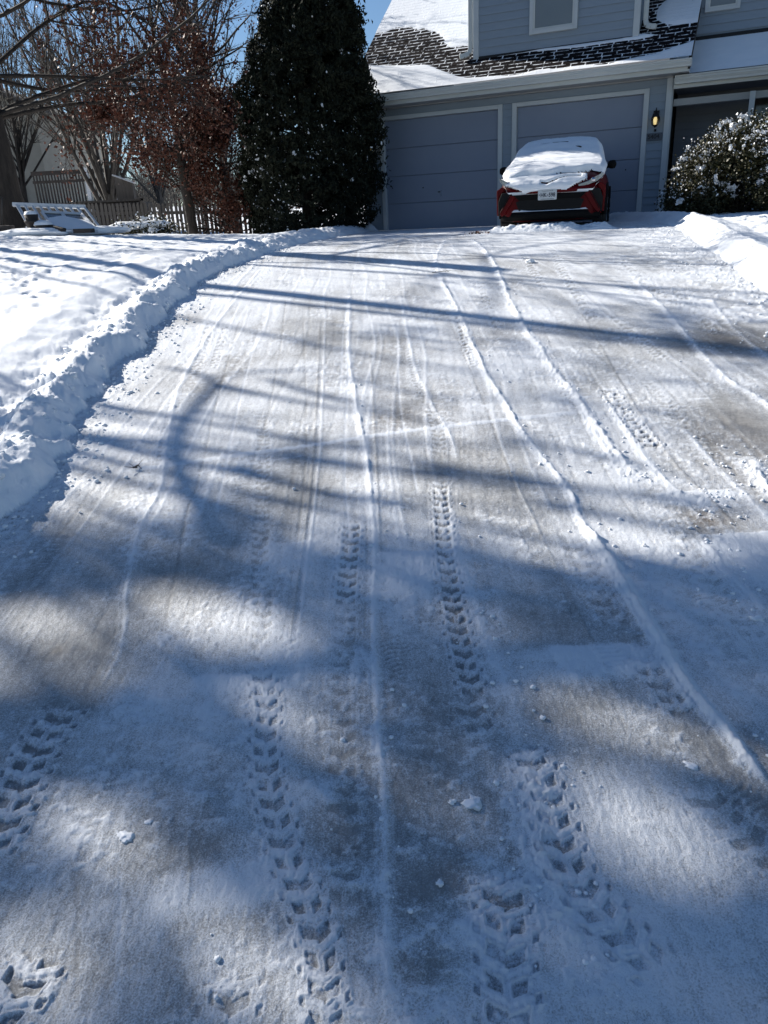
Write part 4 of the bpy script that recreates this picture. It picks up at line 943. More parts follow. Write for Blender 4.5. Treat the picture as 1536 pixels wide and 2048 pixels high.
# ------------------------------------------------------------------ evergreen by the garage
def place(px, Yd):                   # ground position at distance Yd seen in picture column px near the horizon row
    R = ray(px, 455); return R[0] / R[1] * Yd
def evergreen():
    Yd = 19.0; cx_ = place(618, Yd); g = gz(cx_, Yd)
    root = empty('evergreen_tree', (cx_, Yd, g - .1), 0, 'tall dense dark evergreen with frosted sprays standing left of the garage', 'tree')
    Hh = 5.65; n = 140000
    h = RS.rand(n) ** .85
    prof_r = np.interp(h, [0, .04, .14, .32, .50, .66, .80, .90, .97, 1], [1.20, 1.34, 1.42, 1.43, 1.34, 1.14, .88, .62, .32, .05]) * 1.07
    th = RS.rand(n) * 2 * np.pi
    lob = 1 + .10 * np.sin(3 * th + 5 * h) + .30 * (fbm(th * 3.2, h * 15, 7, 4) - .5) + .42 * (fbm(th * 6, h * 24, 8, 3) - .5)
    rr = prof_r * lob * (1 - .5 * RS.rand(n) ** 2.2)
    C_ = np.stack([rr * np.cos(th) * .97, rr * np.sin(th) * .97, h * Hh + .1], 1)
    gap = fbm(th * 5, h * 22, 17, 3) > .39
    C_ = C_[gap]; C_[:, 0] += .019 * C_[:, 2] ** 2
    leaf_mesh(C_, .098, 'crown', M_ever, root, aspect=2.4, droop=.9)
    # twigs that stick out of the outline
    k = RS.randint(0, len(C_), 2600); T = C_[k] * np.array([1.05, 1.05, 1.0]); leaf_mesh(np.repeat(T, 5, 0) + RS.normal(size=(len(T) * 5, 3)) * .05, .10, 'outer_spray', M_ever, root, aspect=2.6, droop=1.2)
    segs = []
    for i in range(12): segs.append([0, 0, i * .46, 0, 0, (i + 1) * .46, .16 * (1 - i / 13), .16 * (1 - (i + 1) / 13)])
    for i in range(160):
        a = random.random() * 6.28; z_ = .3 + random.random() * 5; r_ = np.interp(z_ / Hh, [0, .3, .6, .9], [1.0, 1.2, .8, .25]); segs.append([0, 0, z_, r_ * math.cos(a), r_ * math.sin(a), z_ + .2, .03, .008])
    seg_mesh(segs, 'trunk', M_bark, root, 6)
    # snow caught on the sprays
    V_ = []; pts = []
    front = [i for i in range(len(C_)) if C_[i, 1] < .2 and np.hypot(C_[i, 0], C_[i, 1]) > .75 * np.interp(C_[i, 2] / Hh, [0, .3, .6, .9], [1.2, 1.4, 1.0, .35])]
    fr = C_[front]; wgt = .15 + 1.0 * (fr[:, 0] < -.2) + .5 * (fr[:, 2] < 2.4); k = RS.choice(len(fr), 420, p=wgt / wgt.sum())
    tuft = fr[k]; tuft = np.repeat(tuft, 3, 0) + RS.normal(size=(1260, 3)) * .05
    leaf_mesh(tuft + np.array([0, -.05, .03]), .035, 'snow_dusting', M_snow_fine, root, aspect=1.4, jit=1.2)
    blobs(root, fr[RS.choice(len(fr), 60, p=wgt / wgt.sum())] + np.array([0, -.05, .04]), .035, .075, 'snow_tuft')
    return root
_ico = None
def ico():
    global _ico
    if _ico is None:
        import bmesh
        bm = bmesh.new(); bmesh.ops.create_icosphere(bm, subdivisions=2, radius=1); V_ = np.array([v.co[:] for v in bm.verts]); F_ = np.array([[v.index for v in f.verts] for f in bm.faces]); bm.free(); _ico = (V_, F_)
    return _ico
def blobs(parent, C_, r0, r1, name, m=None, flat=.62, label=None, kind=None):
    """a snow tuft is a heap of many small flakes lodged on a spray"""
    n = len(C_); k = 26; r = (r0 + (r1 - r0) * RS.rand(n) ** 1.6); R_ = np.repeat(r, k); e = np.repeat(1 + RS.rand(n), k)
    d = RS.normal(size=(n * k, 3)); d /= np.linalg.norm(d, axis=1, keepdims=True); d *= (RS.rand(n * k) ** .5)[:, None]
    ang = np.repeat(RS.rand(n) * 3.14, k); dx = d[:, 0] * e; off = np.stack([dx * np.cos(ang), dx * np.sin(ang), d[:, 2] * flat + dx * .25 * np.cos(ang * 3)], 1) * R_[:, None]
    return leaf_mesh(np.repeat(C_, k, 0) + off, R_ * .75, name, m or M_snow_fine, parent, aspect=1.15)
evergreen()

def shrub(name, X, Yd, rx, ry, Hh, n, label, seed, snow=60, leaf=.055, group='snow speckled shrubs by the porch', mats=M_holly, zoff=0.0):
    g = gz(X, Yd); root = empty(name, (X, Yd, g - .12 + zoff), 0, label, 'shrub', group)
    rs = np.random.RandomState(seed)
    nb = 46; bc = []; 
    for i in range(nb):
        a = rs.rand() * 6.28; h = rs.rand(); R_ = math.sqrt(max(0, 1 - (h * .98) ** 2.2)); bc.append([rx * R_ * math.cos(a) * (.75 + .25 * rs.rand()), ry * R_ * math.sin(a) * (.75 + .25 * rs.rand()), Hh * (.08 + .84 * h), .24 + .22 * rs.rand()])
    bc = np.array(bc); k = rs.randint(0, nb, n); d = rs.normal(size=(n, 3)); d /= np.linalg.norm(d, axis=1, keepdims=True); rad = bc[k, 3] * rs.rand(n) ** .4 * (1 + .2 * (rs.rand(n) > .93))
    C_ = bc[k, :3] + d * rad[:, None] * np.array([1, 1, 1.1]); C_[:, 2] = np.maximum(C_[:, 2], .02)
    leaf_mesh(C_, leaf, 'foliage', mats, root, aspect=1.7, jit=.8)
    segs = []
    for i in range(26):
        b_ = bc[i % nb]; segs.append([0, 0, 0, b_[0] * .5, b_[1] * .5, b_[2] * .5, .03, .02]); segs.append([b_[0] * .5, b_[1] * .5, b_[2] * .5, b_[0], b_[1], b_[2] + .1, .02, .008])
    seg_mesh(segs, 'stem', M_bark, root, 5)
    up_ = (d[:, 2] > .05) & (rad > bc[k, 3] * .75) & (C_[:, 1] < .35 * ry); U_ = C_[up_]
    leaf_mesh(U_[rs.randint(0, len(U_), n // 10)] + np.array([0, -.02, .03]), .03, 'snow_dusting', M_snow_fine, root, aspect=1.3, jit=1.2)
    blobs(root, U_[rs.randint(0, len(U_), int(snow * 1.3))] + np.array([0, -.03, .04]), .03, .11, 'snow_tuft')
    return root
YS = 15.6
def pxX(px, Yd): return place(px, Yd)
shrub('shrub', pxX(1412, 15.4), 15.4, .62, .6, 1.20, 14000, 'smaller rounded shrub with snow tufts beside the white corner of the garage', 31, 45)
shrub('shrub', pxX(1475, 15.0), 15.0, .80, .7, 1.72, 22000, 'middle broad shrub spotted with snow in front of the dark porch wall', 32, 80)
shrub('shrub', pxX(1590, 14.6), 14.6, .95, .8, 2.0, 24000, 'tallest snow spotted shrub at the right edge of the picture by the porch', 33, 80)

# ------------------------------------------------------------------ trees
def tree(name, X, Yd, label, P, seed, leaves=0, lsize=.07, lspread=.12, bark=None, group=None, zbase=None, leafsel=None, cat='tree', trunk=None):
    g = gz(X, Yd) if zbase is None else zbase
    root = empty(name, (X, Yd, g - .08), 0, label, cat, group); rng = np.random.RandomState(seed); segs = []; tips = []
    ts = []; cur = np.zeros(3); r = P['r']; n = 8; d = unit(np.array(P.get('lean', (0, 0, 1.0))))
    for i in range(n):
        d = unit(d + rng.normal(size=3) * .04); nx = cur + d * P['h'] / n; rb = r * (1 - .45 * (i + 1) / n)
        ra = r * (1 - .45 * i / n) * (1.35 if i == 0 else 1); ts.append([*cur, *nx, ra, rb]); cur = nx
        if (i + 1) / n >= P['tb']:
            for _ in range(rng.poisson(P['limbs'] / n / (1 - P['tb'] + .01)) + (1 if i == n - 1 else 0)):
                az = rng.rand() * 6.28; el = math.radians(P['lel'] + rng.normal() * 9)
                if 'az' in P: az = P['az'][rng.randint(len(P['az']))] + rng.normal() * .3
                dd = np.array([math.cos(az) * math.cos(el), math.sin(az) * math.cos(el), math.sin(el)])
                grow(segs, tips, rng, cur, dd, P['L'] * (.7 + .5 * rng.rand()), rb * P.get('lr', .5), 0, P)
    seg_mesh(ts, 'trunk', bark or M_bark, root, 12)
    S = np.array(segs); seg_mesh(S, 'branches', bark or M_bark, root, 4)
    if leaves and len(tips):
        T = np.array(tips)
        if leafsel is not None: T = T[leafsel(T + np.array([X, Yd, g]))]
        if len(T):
            w_ = sst(.42, .58, fbm(T[:, 0] * 1.1 + seed, T[:, 2] * 1.1 + T[:, 1] * .7, seed, 2)) + .03; k = rng.choice(len(T), leaves, p=w_ / w_.sum())
            leaf_mesh(T[k] + rng.normal(size=(leaves, 3)) * lspread, lsize, 'crown', M_oakleaf, root, aspect=1.5, droop=.3, jit=.8)
    return root
OAK = dict(h=5.5, r=.30, tb=.30, limbs=17, lel=12, L=5.2, lr=.42, max=3, tipl=2, step=[.45, .35, .25, .2], wig=[.09, .14, .18, .2], up=[.015, .0, -.02, -.02], kids=[10, 8, 6, 0], ang=[50, 48, 42, 40], len=[.45, .45, .45, .4], rr=[.42, .45, .5, .5], bare=[.18, .15, .1, 0], taper=.3)
tree('oak_tree', place(35, 15.5) - .1, 15.5, 'thick trunked oak at the left edge with level limbs and rusty leaves', dict(OAK, lr=.18, az=[0, .3, -.3, 3.0, 1.6, 4.7, .8, -.9]), 5, 13000, .07, .17)
RED = dict(h=4.4, r=.13, tb=.28, limbs=16, lel=32, L=3.2, lr=.55, max=3, tipl=1, step=[.4, .3, .25, .2], wig=[.08, .12, .16, .2], up=[.03, .01, .0, 0], kids=[9, 6, 4, 0], ang=[45, 45, 42, 40], len=[.45, .45, .45, .4], rr=[.45, .5, .5, .5], bare=[.15, .1, .1, 0], taper=.3)
tree('oak_tree', place(385, 19.6), 19.6, 'slimmer oak holding many rust brown leaves close behind the tall evergreen', dict(RED, h=4.5, L=2.7, limbs=20), 12, 14000, .075, .15, leafsel=lambda T: T[:, 2] < 4.9 + .6 * np.sin(T[:, 0] * 3))
tree('oak_tree', place(455, 20.5), 20.5, 'low bushy oak with russet leaves hanging over the picket fence', dict(RED, h=2.1, r=.07, lel=22, L=1.9, limbs=16, tb=.2), 19, 14000, .065, .13)
VASE = dict(h=1.5, r=.24, tb=.45, limbs=13, lel=68, L=6.3, lr=.42, max=3, tipl=9, step=[.6, .4, .3, .25], wig=[.035, .06, .09, .12], up=[.02, .02, .02, .02], kids=[12, 8, 5, 0], ang=[26, 28, 32, 30], len=[.45, .42, .42, .4], rr=[.4, .45, .5, .5], bare=[.15, .1, .1, 0], taper=.22)
tree('bare_tree', place(222, 24), 24, 'bare vase shaped tree with many upright stems rising behind the picket fence', dict(VASE, limbs=17), 23, 0, bark=M_barkpale)
tree('bare_tree', place(470, 26), 26, 'tall straight leafless tree rising behind the left flank of the evergreen', dict(VASE, h=6.0, tb=.3, lel=52, L=4.0, limbs=22, r=.17), 29, 3600, .07, .1)
tree('bare_tree', place(330, 34), 34, 'pale leafless tree farther off between the oaks', dict(VASE, h=2.5, L=5.5, limbs=14, r=.16), 37, 0, bark=M_barkpale)
tree('bare_tree', place(60, 30), 30, 'thin leafless tree beside the beige house at the far left', dict(VASE, h=3, L=5.5, limbs=14, r=.14), 43, 0)

# trees outside the left of the picture whose shadows cross the drive
SH = np.array([-sdir[0], -sdir[1]]); SH /= np.linalg.norm(SH); TE = math.tan(SUN_EL)
def up_sun(p, dist): return np.array([p[0] - SH[0] * dist, p[1] - SH[1] * dist])
def shadow_trunk(px, py, dist, r, label, seed, hh):
    g = G(px, py); b = up_sun(g, dist)
    P = dict(VASE, h=hh, r=r, tb=.80, limbs=7, lel=50, L=2.4, lr=.5, kids=[6, 4, 2, 0])
    return tree('street_tree', b[0], b[1], label, P, seed, 0, group='trees left of the driveway', zbase=float(zb(b[1])))
shadow_trunk(1536, 669, 17.0, .165, 'thick straight trunked leafless tree nearest the driveway, left of the view', 51, 10.8)
shadow_trunk(1536, 712, 18.2, .085, 'slender straight leafless tree beside the thick one, left of the view', 52, 11.2)
shadow_trunk(1536, 622, 16.5, .07, 'thin leafless sapling farthest up the lawn, left of the view', 53, 10.2)
shadow_trunk(1100, 640, 16.0, .05, 'thinnest leafless sapling between the other trees left of the view', 54, 9.9)

# added unseen oak: leaf clumps and limbs placed to shade the lower drive
lit = [  # picture point, radius x m, radius y m : sun patches kept free of leaves
    (190, 1240, .62, .15), (60, 1330, .45, .09), (420, 1260, .42, .12), (560, 1400, .35, .05), (650, 1400, .25, .05), (950, 1030, .5, .2), (700, 1000, .4, .2), (1030, 950, .6, .4), (1350, 1080, .6, .12), (1420, 1040, .8, .25), (1250, 960, .7, .4),
    (230, 1010, .35, .10), (600, 900, .22, .2), (900, 870, .7, .25), (700, 790, .5, .3), (250, 830, .35, .3), (1180, 1420, .22, .07), (1330, 1480, .26, .07), (1230, 1580, .20, .07), (1340, 1680, .16, .08), (1400, 1730, .12, .05), (1480, 1540, .15, .05),
    (120, 1640, .16, .07), (200, 1700, .14, .06), (310, 1790, .10, .05), (370, 1770, .06, .06), (520, 1890, .16, .05), (440, 1980, .16, .05), (90, 1880, .13, .06), (60, 1960, .13, .06), (170, 1990, .10, .05), (580, 2010, .14, .06), (700, 2030, .10, .05), (770, 1960, .05, .06), (650, 1480, .10, .05), (330, 1190, .2, .08), (1480, 950, .6, .3), (450, 900, .12, .2),
    (1000, 1240, .3, .04), (880, 1180, .2, .03), (1170, 1100, .3, .06), (760, 1170, .15, .04),
]
litg = [(*G(x, y), a * .80, b * .80) for x, y, a, b in lit]
def shade_oak():
    n = 60000; X = RS.uniform(-4.2, 4.4, n); Y = RS.uniform(.2, 5.6, n)
    q = np.zeros(n)
    for gx_, gy_, a, b in litg: q = np.maximum(q, np.exp(-(((X - gx_) / a) ** 2 + ((Y - gy_) / b) ** 2) ** 1.2))
    band = .78 + .8 * (fbm((X * .8 + Y * .1) * 1.0, (Y - .10 * X) * 3.6, 501, 3) - .5) * 1.0
    dens = np.clip(band * 1.0 - q * 1.7, 0, 1) * (1 - sst(2.3, 3.4, Y + .10 * X)) * (Y < 5.2)
    keep = RS.rand(n) < dens * .8; X = X[keep]; Y = Y[keep]; n = len(X)
    print('shade leaves', n)
    clx = np.floor(X * 2.2 + Y); t_ = 12.0 + 4.5 * _h(clx, np.floor(Y * 2.5), 9) + .5 * RS.rand(n)
    gzv = zb(Y); P_ = np.stack([X - SH[0] * t_, Y - SH[1] * t_, gzv + t_ * TE], 1)
    c = np.array([-12.0, 11.0]); z0 = float(zb(c[1]))
    root = empty('shade_oak_tree', (c[0], c[1], z0), 0, 'wide leafy unseen oak added left of the view to shade the lower driveway', 'tree', 'trees left of the driveway')
    loc = P_ - np.array([c[0], c[1], z0])
    leaf_mesh(loc, .105, 'crown', M_oakleaf, root, aspect=1.25, jit=.6)
    segs = []; rng = np.random.RandomState(3)
    ts = [[0, 0, i * .8, 0, 0, (i + 1) * .8, .34 - .025 * i, .34 - .025 * (i + 1)] for i in range(7)]
    seg_mesh(ts, 'trunk', M_bark, root, 12)
    for i in range(26):
        tgt = loc[rng.randint(len(loc))]; st_ = np.array([0, 0, 2.5 + rng.rand() * 3.0]); mid = (st_ + tgt) / 2 + np.array([0, 0, .5]) + rng.normal(size=3) * .2
        a = st_
        for s_ in np.linspace(.2, 1, 5):
            b = (1 - s_) ** 2 * st_ + 2 * s_ * (1 - s_) * mid + s_ * s_ * tgt; segs.append([*a, *b, .07 * (1.1 - s_) + .01, .07 * (.95 - s_ * .9) + .01]); a = b
    # limbs laid out so a forked shadow falls left of centre on the drive
    def limb(pts, r, t0, t1):
        G_ = smooth_poly(GP(pts), 4); k = len(G_); Q = []
        for i, g in enumerate(G_):
            tq = t0 + (t1 - t0) * i / (k - 1); Q.append([g[0] - SH[0] * tq - c[0], g[1] - SH[1] * tq - c[1], float(zb(g[1])) + tq * TE - z0])
        for i in range(k - 1): segs.append([*Q[i], *Q[i + 1], r * (1 - .4 * i / k), r * (1 - .4 * (i + 1) / k)])
    limb([(450, 1080), (400, 1010), (362, 950), (355, 880), (378, 830), (430, 770)], .060, 8.5, 9.5)
    limb([(430, 770), (400, 748), (330, 735)], .035, 9.5, 10)
    limb([(430, 770), (520, 790), (640, 812), (760, 830)], .035, 9.5, 11)
    for pts, r_ in (([(540, 760), (640, 790), (760, 820), (880, 850)], .035), ([(120, 868), (230, 880), (340, 900), (420, 940)], .035), ([(200, 820), (300, 830), (380, 830)], .02), ([(560, 905), (680, 890), (800, 882), (960, 890)], .028),
                    ([(700, 1000), (860, 1000), (1020, 1020)], .030), ([(800, 935), (980, 945), (1150, 970)], .024), ([(1000, 880), (1150, 900), (1300, 935)], .03), ([(1080, 1010), (1300, 1050), (1560, 1090)], .035), ([(470, 930), (560, 960), (660, 1000)], .035),
                    ([(380, 820), (470, 840), (560, 880), (700, 900)], .022), ([(700, 760), (850, 790), (1000, 800)], .022), ([(1100, 800), (1300, 820), (1500, 860)], .02), ([(230, 960), (330, 975), (430, 1000)], .03), ([(620, 740), (500, 745), (420, 760)], .018)):
        limb(pts, r_, 9 + rng.rand() * 3, 11 + rng.rand() * 3)
        for _ in range(4):
            p = pts[rng.randint(len(pts))]; q1 = (p[0] + rng.uniform(60, 200), p[1] + rng.uniform(-25, 45)); t_0 = 10 + rng.rand() * 2; limb([p, ((p[0] + q1[0]) / 2, (p[1] + q1[1]) / 2 + rng.uniform(-8, 8)), q1], .012, t_0, t_0 + 1)
    seg_mesh(segs, 'branches', M_bark, root, 6)
shade_oak()

# ------------------------------------------------------------------ back garden, left
# picket fence
FYd = 21.5
fx0, fx1 = place(40, FYd), place(540, FYd)
fe = empty('picket_fence', (fx0, FYd, 0), 0, 'weathered grey picket fence across the garden behind the lawn', 'fence')
def fz(x): return gz(x, FYd)
x = 0; i = 0
L_ = fx1 - fx0
while x < L_ and i < 98:
    zb_ = fz(fx0 + x) + .03; h = 1.12 + .02 * random.random(); w_ = .072; dx = random.uniform(-.006, .006)
    m = MB(); m.prism([(-w_ / 2, 0), (w_ / 2, 0), (w_ / 2, h - .06), (w_ / 4, h), (-w_ / 4, h), (-w_ / 2, h - .06)], -.01, .01)
    o = m.build('picket', M_wood, fe); o.location = (x + dx, 0, zb_); o.rotation_euler = (0, random.uniform(-.015, .015), 0)
    x += .112 * (1.0 if x > 3.4 else .95); i += 1
m = MB()
for h in (.25, .88): m.bar((0, .03, fz(fx0) + h), (L_, .03, fz(fx1) + h), .035, .08)
m.build('rail', M_wood, fe)
for k_ in range(5):
    m = MB(); xx = .05 + k_ * (L_ - .1) / 4; m.box(xx - .05, xx + .05, .02, .12, fz(fx0 + xx) - .1, fz(fx0 + xx) + 1.2); m.build('post', M_wood, fe)
# lattice panel behind the fence
lx = place(228, 22.1); e = empty('lattice_panel', (lx, 22.1, gz(lx, 22.1)), 0, 'dark wooden lattice panel standing behind the picket fence', 'lattice')
m = MB()
for k_ in range(-8, 9): m.box(k_ * .10 - .02, k_ * .10 + .02, -.01, .01, .0, 1.2)
for k_ in range(11): m.box(-.85, .85, .012, .024, .06 + k_ * .11, .10 + k_ * .11)
m.build('lattice', M_darkwood, e)
m = MB(); m.box(-.9, -.85, -.03, .03, 0, 1.25); m.box(.85, .9, -.03, .03, 0, 1.25); m.box(-.9, .9, -.03, .03, 1.2, 1.25); m.build('frame', M_wood, e)
# narrow wooden bin-like post box near the lattice
e = empty('wooden_screen', (place(262, 22.8), 22.8, gz(-5, 22.8)), 0, 'upright dark board screen with a sloping top right of the lattice', 'screen')
m = MB(); m.prism([(-.22, 0), (.25, 0), (.25, 1.75), (-.22, 1.95)], -.1, .1); m.build('board', M_wood, e); m = MB(); m.bar((-.26, 0, 1.98), (.29, 0, 1.76), .26, .03); m.build('cap', M_white, e)
# deck with railing of the neighbouring house
dk = empty('deck', (0, 27.0, 0), 0, 'raised neighbouring deck with dark baluster railing and white posts', 'deck')
x0_, x1_ = place(84, 27), place(262, 27); zd = gz(-8, 27) + 1.35
m = MB(); m.box(x0_, x1_, -.2, 3, zd - .2, zd); m.build('platform', M_darkwood, dk)
m = MB(); m.box(x0_, x1_, -.05, .05, zd + .86, zd + .98); m.box(x0_, x1_, -.03, .03, zd + .62, zd + .70); m.build('rail', M_darkwood, dk)
for k_ in range(30):
    m = MB(); xx = x0_ + .05 + k_ * (x1_ - x0_ - .1) / 29; m.box(xx - .02, xx + .02, -.02, .02, zd, zd + .88); m.build('baluster', M_darkwood, dk)
for px in (192, 246):
    m = MB(); xx = place(px, 27); m.box(xx - .06, xx + .06, -.10, .02, zd - 1.4, zd + 1.02); m.build('post', M_white, dk)
# neighbouring beige house
nb_ = empty('beige_house', (place(-130, 33), 33, gz(-14, 33) - .3), 0, 'beige neighbouring house with brick chimney partly hidden by the oak', 'house')
xr = place(112, 33) - place(-130, 33)
m = MB(); m.box(-5, xr, 0, 8, 0, 5.0); m.prism([(-5, 5.0), (xr, 5.0), (xr * .30, 6.4)], .0, 8); m.build('wall', M_beige, nb_)
for xx in (xr - 1.0, xr - 2.1): 
    m = MB(); m.box(xx, xx + .10, -.05, 0, 0, 5.0); m.build('trim_board', M_beige, nb_)
m = MB(); m.prism([(xr + .3, 4.80), (xr * .30, 6.42), (-5.2, 4.80), (-5.2, 4.95), (xr * .30, 6.60), (xr + .3, 4.95)], -.35, 8.3); o = m.build('roof', M_roofgrey, nb_)
m = MB(); cxx = place(16, 33) - place(-130, 33); m.box(cxx - .3, cxx + .3, 1.0, 1.6, 4.8, 7.0); m.box(cxx - .36, cxx + .36, .94, 1.66, 7.0, 7.12); m.build('chimney', mat('chimney_brick', (.18, .10, .08), (.28, .2, .17), rough=.9, scale=20), nb_)
# white slatted railing section leaning, sash frames and garden clutter under snow
YB = 15.2
def bz(px, py, Yd):
    R = ray(px, py); R = R / R[1]; return (R[0] * Yd, Yd, EYE + R[2] * Yd)
def at3(px, py, Yd): return Vector(bz(px, py, Yd))
base_l = at3(50, 464, 15.0)
lr_ = empty('slatted_railing', (base_l.x, base_l.y, 0), 0, 'white slatted railing section leaning back in the snow before the picket fence', 'railing')
org = Vector((base_l.x, base_l.y, 0))
def rel(px, py, Yd): return at3(px, py, Yd) - org
A, B_ = rel(25, 409, 15.1), rel(171, 414, 15.3); C1, D1 = rel(52, 456, 14.6), rel(206, 460, 14.8)
m = MB(); m.bar(A, B_, .07, .055, up=(0, -1, .3)); m.build('top_rail', M_white, lr_, .006)
m = MB(); m.bar(C1, D1, .05, .05); m.build('bottom_rail', M_white, lr_)
for k_ in range(10):
    f_ = k_ / 9.0; f_ = .06 + f_ * .92; m = MB(); m.bar(A.lerp(B_, f_), C1.lerp(D1, f_), .04 if k_ else .06, .035); m.build('slat', M_white, lr_, .004)
sf = empty('window_sash', (base_l.x, base_l.y, 0), 0, 'old white two pane window sash lying tilted and half covered by snow against the railing', 'sash')
a, b_, c, d = rel(84, 424, 14.9), rel(162, 428, 15.0), rel(196, 462, 14.3), rel(112, 462, 14.2)
m = MB()
for p, q in ((a, b_), (b_, c), (c, d), (d, a), (a.lerp(b_, .5), d.lerp(c, .5))): m.bar(p, q, .05, .03, up=(0, -1, 1))
m.build('frame', M_white, sf)
m = MB(); off = Vector((0, .012, -.006)); m.add([a + off, b_ + off, c + off, d + off], [(0, 1, 2, 3)]); m.build('pane', M_glass, sf)
sn = MB(); o1 = Vector((0, -.02, .015)); mid1, mid2 = a.lerp(d, .25), b_.lerp(c, .45); sn.add([a.lerp(d, .38) + o1, a.lerp(d, .2).lerp(b_.lerp(c, .2), .45) + o1, mid2 + o1, c + o1 * 2, d + o1 * 2], [(0, 1, 2, 3, 4)]); sn.build('snow_patch', M_snow_fine, sf)
def lump(name, px, py, Yd, sx, sy, sz, label, seed, m_=None, cat='garden item', sink=.0):
    p = at3(px, py, Yd); V0, F0 = ico(); import bmesh
    bm = bmesh.new(); bmesh.ops.create_icosphere(bm, subdivisions=4, radius=1); V_ = np.array([v.co[:] for v in bm.verts]); F_ = np.array([[v.index for v in f.verts] for f in bm.faces]); bm.free()
    n_ = fbm(V_[:, 0] * 2.3 + seed, V_[:, 1] * 2.3 + V_[:, 2] * 1.7, seed, 4); V_ = V_ * (1 + .5 * (n_ - .5))[:, None] * np.array([sx, sy, sz]); V_[:, 2] = np.maximum(V_[:, 2], -.06)
    o = obj_np(name, V_, F_, m_ or M_snow, None, smooth=True); o.location = p; return tag(o, label, cat)
lump('snow_mound', 24, 452, 15.6, .26, .25, .26, 'rounded snow covered mound left of the slatted railing', 3, cat='snow mound')
lump('snow_mound', 160, 463, 14.6, .85, .35, .09, 'low snow mound spread before the window sash', 4, cat='snow mound')
lump('snow_mound', 70, 466, 14.3, .75, .35, .09, 'flat snow drift before the foot of the slatted railing', 6, cat='snow mound')
# pots
pt_ = at3(66, 452, 14.4); e = empty('plant_pot', (pt_.x, pt_.y, pt_.z - .06), .3, 'dark stacked plant pots with a snow cap before the railing', 'plant pot')
m = MB(); m.lathe([(0, 0), (.09, 0), (.12, .12), (.13, .12), (.13, .15), (.10, .15), (.12, .25), (.11, .25), (0, .24)], (0, 0, 0), 14); m.build('pot', M_darkwood, e)
m = MB(); m.lathe([(.115, .25), (.09, .30), (0, .315)], (0, 0, 0), 12); m.build('snow_cap', M_snow_fine, e)
pt_ = at3(88, 455, 14.3); e = empty('bowl', (pt_.x, pt_.y, pt_.z - .05), 0, 'low dark bowl heaped with snow beside the stacked pots', 'bowl')
m = MB(); m.lathe([(0, 0), (.10, 0), (.17, .09), (.15, .09), (0, .07)], (0, 0, 0), 16); m.build('dish', M_darkwood, e); m = MB(); m.lathe([(.165, .09), (.14, .14), (.07, .17), (0, .175)], (0, 0, 0), 16); m.build('snow_cap', M_snow_fine, e)
for (pa, pb, yd, lb) in (((105, 455), (128, 461), 14.2, 'dark half buried timber lying before the window sash'), ((150, 462), (186, 461), 14.1, 'second dark timber poking from the snow right of the sash foot')):
    a, b_ = at3(*pa, yd), at3(*pb, yd - .1); m = MB(); m.bar(a, b_, .12, .07); o = m.build('timber', M_darkwood, None, .01); tag(o, lb, 'timber')
# thin iron stake and dark tub at the far left
a = at3(3, 458, 14.6); b_ = at3(4, 396, 14.6); m = MB(); m.tube([a, a.lerp(b_, .8), b_, b_ + Vector((-.05, 0, .03)), b_ + Vector((-.10, 0, -.02))], .012, 6); tag(m.build('iron_hook', M_blackmetal), 'thin black iron hook stake at the far left edge', 'garden hook')
a = at3(8, 456, 14.5); m = MB(); m.box(a.x - .3, a.x + .16, a.y - .1, a.y + .1, a.z - .04, a.z + .04); tag(m.build('log', M_darkwood, None, .02), 'short dark log with snow at the far left edge', 'log')
# snow covered low shrub before the fence
s_ = shrub('shrub', place(290, 16.2), 16.2, .62, .35, .20, 4200, 'low flattened shrub under snow in front of the picket fence', 61, 14, group=None, zoff=.02)
lump('snow_mound', 262, 453, 16.1, .42, .22, .10, 'smooth snow cap lying over the low shrub before the fence', 9, cat='snow mound')
lump('snow_mound', 306, 449, 16.15, .32, .2, .08, 'smaller snow cap right of the other on the low shrub', 10, cat='snow mound')

# distant wood line
def woods():
    segs = []; 
    for i in range(1500):
        y = RS.uniform(95, 210); x = RS.uniform(-.62, .12) * y; z = 3.0 + 2.6 * (y - 60) / 140 - 1; h = RS.uniform(5, 10); r = RS.uniform(.05, .13)
        segs.append([x, y, z - 1, x + RS.normal() * .4, y, z + h * .5, r, r * .7])
        for _ in range(9):
            z1 = z + h * RS.uniform(.2, .6); xx = x + RS.normal() * .1; segs.append([xx, y, z1, xx + RS.normal() * 1.5, y + RS.normal() * .5, z1 + RS.uniform(1.2, h * .5), r * .4, .02])
    o = seg_mesh(segs, 'distant_woods', M_barkpale, None, 3); return tag(o, kind='stuff')
woods()

# ------------------------------------------------------------------ small things on the drive
def chunk(px, py, r, seed, label, flat=.5, group='loose snow lumps on the driveway'):
    g = G(px, py); V0, F0 = ico(); rs = np.random.RandomState(seed)
    import bmesh
    bm = bmesh.new(); bmesh.ops.create_icosphere(bm, subdivisions=3, radius=1); V_ = np.array([v.co[:] for v in bm.verts]); F_ = np.array([[v.index for v in f.verts] for f in bm.faces]); bm.free()
    n_ = fbm(V_[:, 0] * 1.7 + seed, V_[:, 1] * 1.7 + V_[:, 2] * 2.1 + 3, seed, 3); V_ = V_ * (1 + 2.4 * (n_ - .5))[:, None] * np.array([r, r * (.6 + .3 * rs.rand()), r * flat])
    o = obj_np('snow_lump', V_, F_, M_snow_fine, None, smooth=True); o.location = (g[0], g[1], float(zb(g[1])) + r * flat * .45); o.rotation_euler = (0, 0, rs.rand() * 3)
    return tag(o, label, 'snow lump', group)
